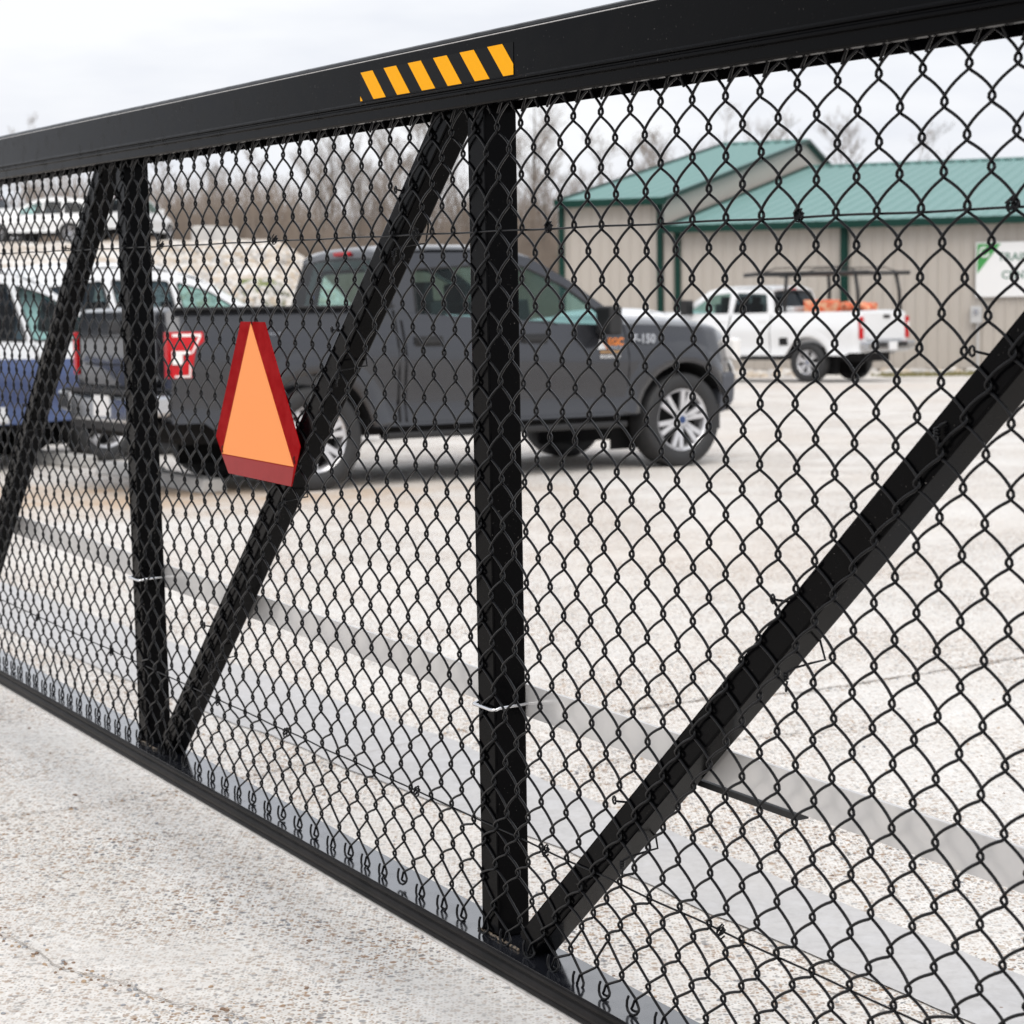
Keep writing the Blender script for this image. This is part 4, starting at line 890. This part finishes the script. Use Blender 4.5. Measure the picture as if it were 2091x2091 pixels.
q=MB(); 
for x0,zE,zR in ((.16,E1_,R1_),(LB-.09,E1_,R1_),(.14,E2_,R2_)):
    for a_,b_ in (((x0,-.38,zE-.0),(x0,HD,zR+.07)),((x0,HD,zR+.07),(x0,2*HD+.3,zE))):
        q=MB(); q.bar(a_,b_,.08,.13); q.build('rake_trim',trim,bld)
for x in (LB,-.10,.42):
    q=MB(); q.box((x,-.06,(E1_ if x<0 else E2_)/2),(.15,.13,(E1_ if x<0 else E2_))); q.build('corner_trim',trim,bld)
for x in (5.15,13.0,20.5):
    q=MB(); q.box((x,-.12,E2_/2),(.14,.11,E2_)); q.box((x+.10,-.10,E2_/2),(.08,.06,E2_)); q.build('downspout',trim,bld)
q=MB(); q.box((LR/2,-.03,.05),(LR,.05,.12)); q.build('base_trim',mat('brown_trim',(.12,.10,.08),.6),bld)
# door on the far right part (kept inside frame side only if seen)
# sign: disp 1843..(beyond), y 460..562
def on_wall(px,py):
    dx=(px-966)/3837; d=wdir; # ray (dx,1) * Y hits wall line
    t=(dx*C0.y-C0.x)/(d.x-dx*d.y); Y=C0.y+d.y*t; hz=592-.015*(px-966); return t,1.34+(hz-py)/3837*Y+.45
x0,zT=on_wall(1843,460); _,zB=on_wall(1843,562)
sg_=thing('wall_sign','white training center sign with green corner mounted on the beige metal wall','sign',(C0.x+wdir.x*x0,C0.y+wdir.y*x0,-.45+zB),math.atan2(wdir.y,wdir.x))
hS=zT-zB; q=MB(); q.box((1.7,-.11,hS/2),(3.4,.05,hS)); brd=q.build('sign_board',decw,sg_,bevel=.01)
gm=mat('sign_green',(.05,.30,.07),.5); gl_=mat('letter_green',(.05,.16,.11),.5); q=MB(); q.extr([(.04,hS-.04),(.66,hS-.04),(.04,hS-.84)],-.142,-.138,axis='y'); q.build('green_corner',gm,sg_)
q=MB(); q.tube([(.28,-.147,hS-.14),(.14,-.147,hS-.16),(.12,-.147,hS-.28),(.19,-.147,hS-.38),(.30,-.147,hS-.38),(.34,-.147,hS-.28)],.035,6); q.build('logo',decw,sg_)
Mx=lambda x,z:Matrix(((1,0,0,x),(0,0,-1,-.14),(0,1,0,z),(0,0,0,1)))
text('TRAINING',.30,'sign_letters',gl_,sg_,Mx(.58,hS-.50),.002,.004); text('CENTER',.30,'sign_letters',gl_,sg_,Mx(.68,hS-.98),.002,.004)
xb,zb_=on_wall(1845,594)
ub=thing('utility_box','pale grey electrical box with conduit on the beige metal wall','utility box',(C0.x+wdir.x*xb,C0.y+wdir.y*xb,-.45+zb_),math.atan2(wdir.y,wdir.x))
gb=mat('box_grey',(.5,.5,.5),.5); q=MB(); q.box((0,-.13,0),(.30,.16,.46)); bx=q.build('enclosure',gb,ub,bevel=.01); q=MB(); q.tube([(.04,-.12,-.22),(.04,-.12,-zb_+.1)],.035,8); q.build('conduit',gb,ub); q=MB(); q.tube([(0,-.21,.08),(0,-.26,.08)],.07,14); q.build('meter_dial',chromeb,ub)
# ================================================================ TREES
barkm=mat('bark',(.15,.13,.11),.9,noise=(6,.6,(.22,.19,.16),.7)); twigm=mat('twigs',(.22,.185,.16),.9,noise=(1.2,.6,(.27,.21,.155),.7))
def make_tree(seed,H_,spread,label):
    r=random.Random(seed); T=thing('bare_tree',label,'tree',(0,0,-50)); tr_=MB(); cr_=MB()
    P=[];x=y=0
    for k in range(9):
        z=H_*.9*k/8; P.append(Vector((x,y,z))); x+=r.uniform(-.18,.18); y+=r.uniform(-.18,.18)
    rad=[.15*H_/11*(1-.88*k/8) for k in range(9)]; tr_.tube(P,rad,6)
    def br(mbx,p,d,L_,rad_,lev):
        n_=3 if lev<3 else 2; pts=[p]; q=p.copy(); dd=d.copy()
        for i in range(n_):
            dd=(dd+Vector((r.uniform(-.22,.22),r.uniform(-.22,.22),r.uniform(-.02,.22)))).normalized(); q=q+dd*L_/n_; pts.append(q.copy())
        mbx.tube(pts,[rad_*(1-.75*i/n_) for i in range(n_+1)],3 if lev>1 else 5,cap=False)
        if lev>=4: return
        c=(7,6,5,4)[lev] if lev<4 else 0
        for i in range(c):
            t=r.uniform(.25,1.0)*n_; k=min(n_-1,int(t)); base_=pts[k].lerp(pts[k+1],t-k); a=r.uniform(0,2*PI)
            ax=Vector((math.cos(a),math.sin(a),r.uniform(-.2,.5))); nd=(dd*.8+ax*.65).normalized(); br(cr_,base_,nd,L_*r.uniform(.42,.62),max(.008,rad_*.45),lev+1)
    for i in range(13):
        k=r.uniform(2.2,8); kk_=min(7,int(k)); b_=P[kk_].lerp(P[kk_+1],k-kk_); a=i*2.4+r.uniform(-.4,.4); up_=.45+.08*k
        br(tr_ if i%3==0 else cr_,b_,Vector((math.cos(a)*spread,math.sin(a)*spread,up_)).normalized(),H_*.30*(1.15-.08*k),.05*H_/11*(1.1-.09*k),1)
    tr_.build('trunk',barkm,T); cr_.build('crown',twigm,T); return T
protos=[make_tree(1,11,1.0,'x'),make_tree(2,12.5,.8,'x'),make_tree(3,10,1.2,'x'),make_tree(4,13,.7,'x'),make_tree(6,9,1.1,'x')]
rr=random.Random(21); spots=[]
for i in range(34): spots.append((-60+i*2.35+rr.uniform(-.9,.9),rr.uniform(100,110)))
for i in range(40): spots.append((-66+i*2.1+rr.uniform(-.9,.9),rr.uniform(113,128)))
for i in range(12): spots.append((20-i*1.9+rr.uniform(-.6,.6),rr.uniform(90,98)))
spots+= [(-19.8,93),(-22.5,97),(18.2,104),(21.5,106),(-8.5,86),(-5.2,90),(-3.6,84),(-12,95)]
px_=lambda x,y: 966+3837*x/y
used=set(); lab_n=0
for i,(x,y) in enumerate(spots):
    p_=px_(x,y)
    if not(-140<p_<1990): continue
    if (y<100 and p_<640) : continue
    k=rr.randrange(5); o=protos[k] if k not in used else copy_tree(protos[k]); used.add(k)
    z=-.45
    if y>100: z=-.5+6.2*min(1,(y-100)/28)*.95
    e_=emb(x,y)
    if y<=110 and e_>.5: z=max(z,gz(y)-.03+e_)
    o.location=(x,y,z-.1); o.rotation_euler=(0,0,rr.uniform(0,6.28)); s_=rr.uniform(.62,1.02)*(.8 if p_>1080 else (.66 if p_<110 else (.52 if p_<560 else .88))); o.scale=(s_,s_,s_)
    if p_<250: w_='behind the white vehicles on the embankment'
    elif p_<560: w_='behind the riprap embankment'
    elif p_<900: w_='beyond the roof of the charcoal pickup'
    elif p_<1080: w_='just left of the metal building'
    else: w_='behind the green roof of the metal building'
    o['label']='bare leafless tree standing '+w_; o['group']='bare trees '+w_; o['category']='tree'
for k,p_ in enumerate(protos):
    if k not in used:
        for ch in list(p_.children): bpy.data.objects.remove(ch)
        bpy.data.objects.remove(p_)
# thicket: dense bare brush at the foot of the trees
th=MB(); rr=random.Random(31)
for k in range(16000):
    y=rr.uniform(92,127); x=rr.uniform(-.235,.06)*y
    z0=-.45 if y<100 else -.5+6.2*min(1,(y-100)/28)
    e_=emb(x,y); 
    if y<101 and e_>.3: z0=gz(y)+e_-.1
    h=rr.uniform(.8,3.4) if y<101 else rr.uniform(1.4,5.0); a=Vector((x,y,z0)); b=a+Vector((rr.uniform(-.5,.5),rr.uniform(-.3,.3),h*.6)); c=b+Vector((rr.uniform(-.6,.6),0,h*.4))
    r_=rr.uniform(.012,.03); th.tube([a,b,c],[r_,r_*.7,r_*.3],3,cap=False)
tag(th.build('thicket',twigm),'dense leafless brush at the foot of the far trees','brush',kind='stuff')
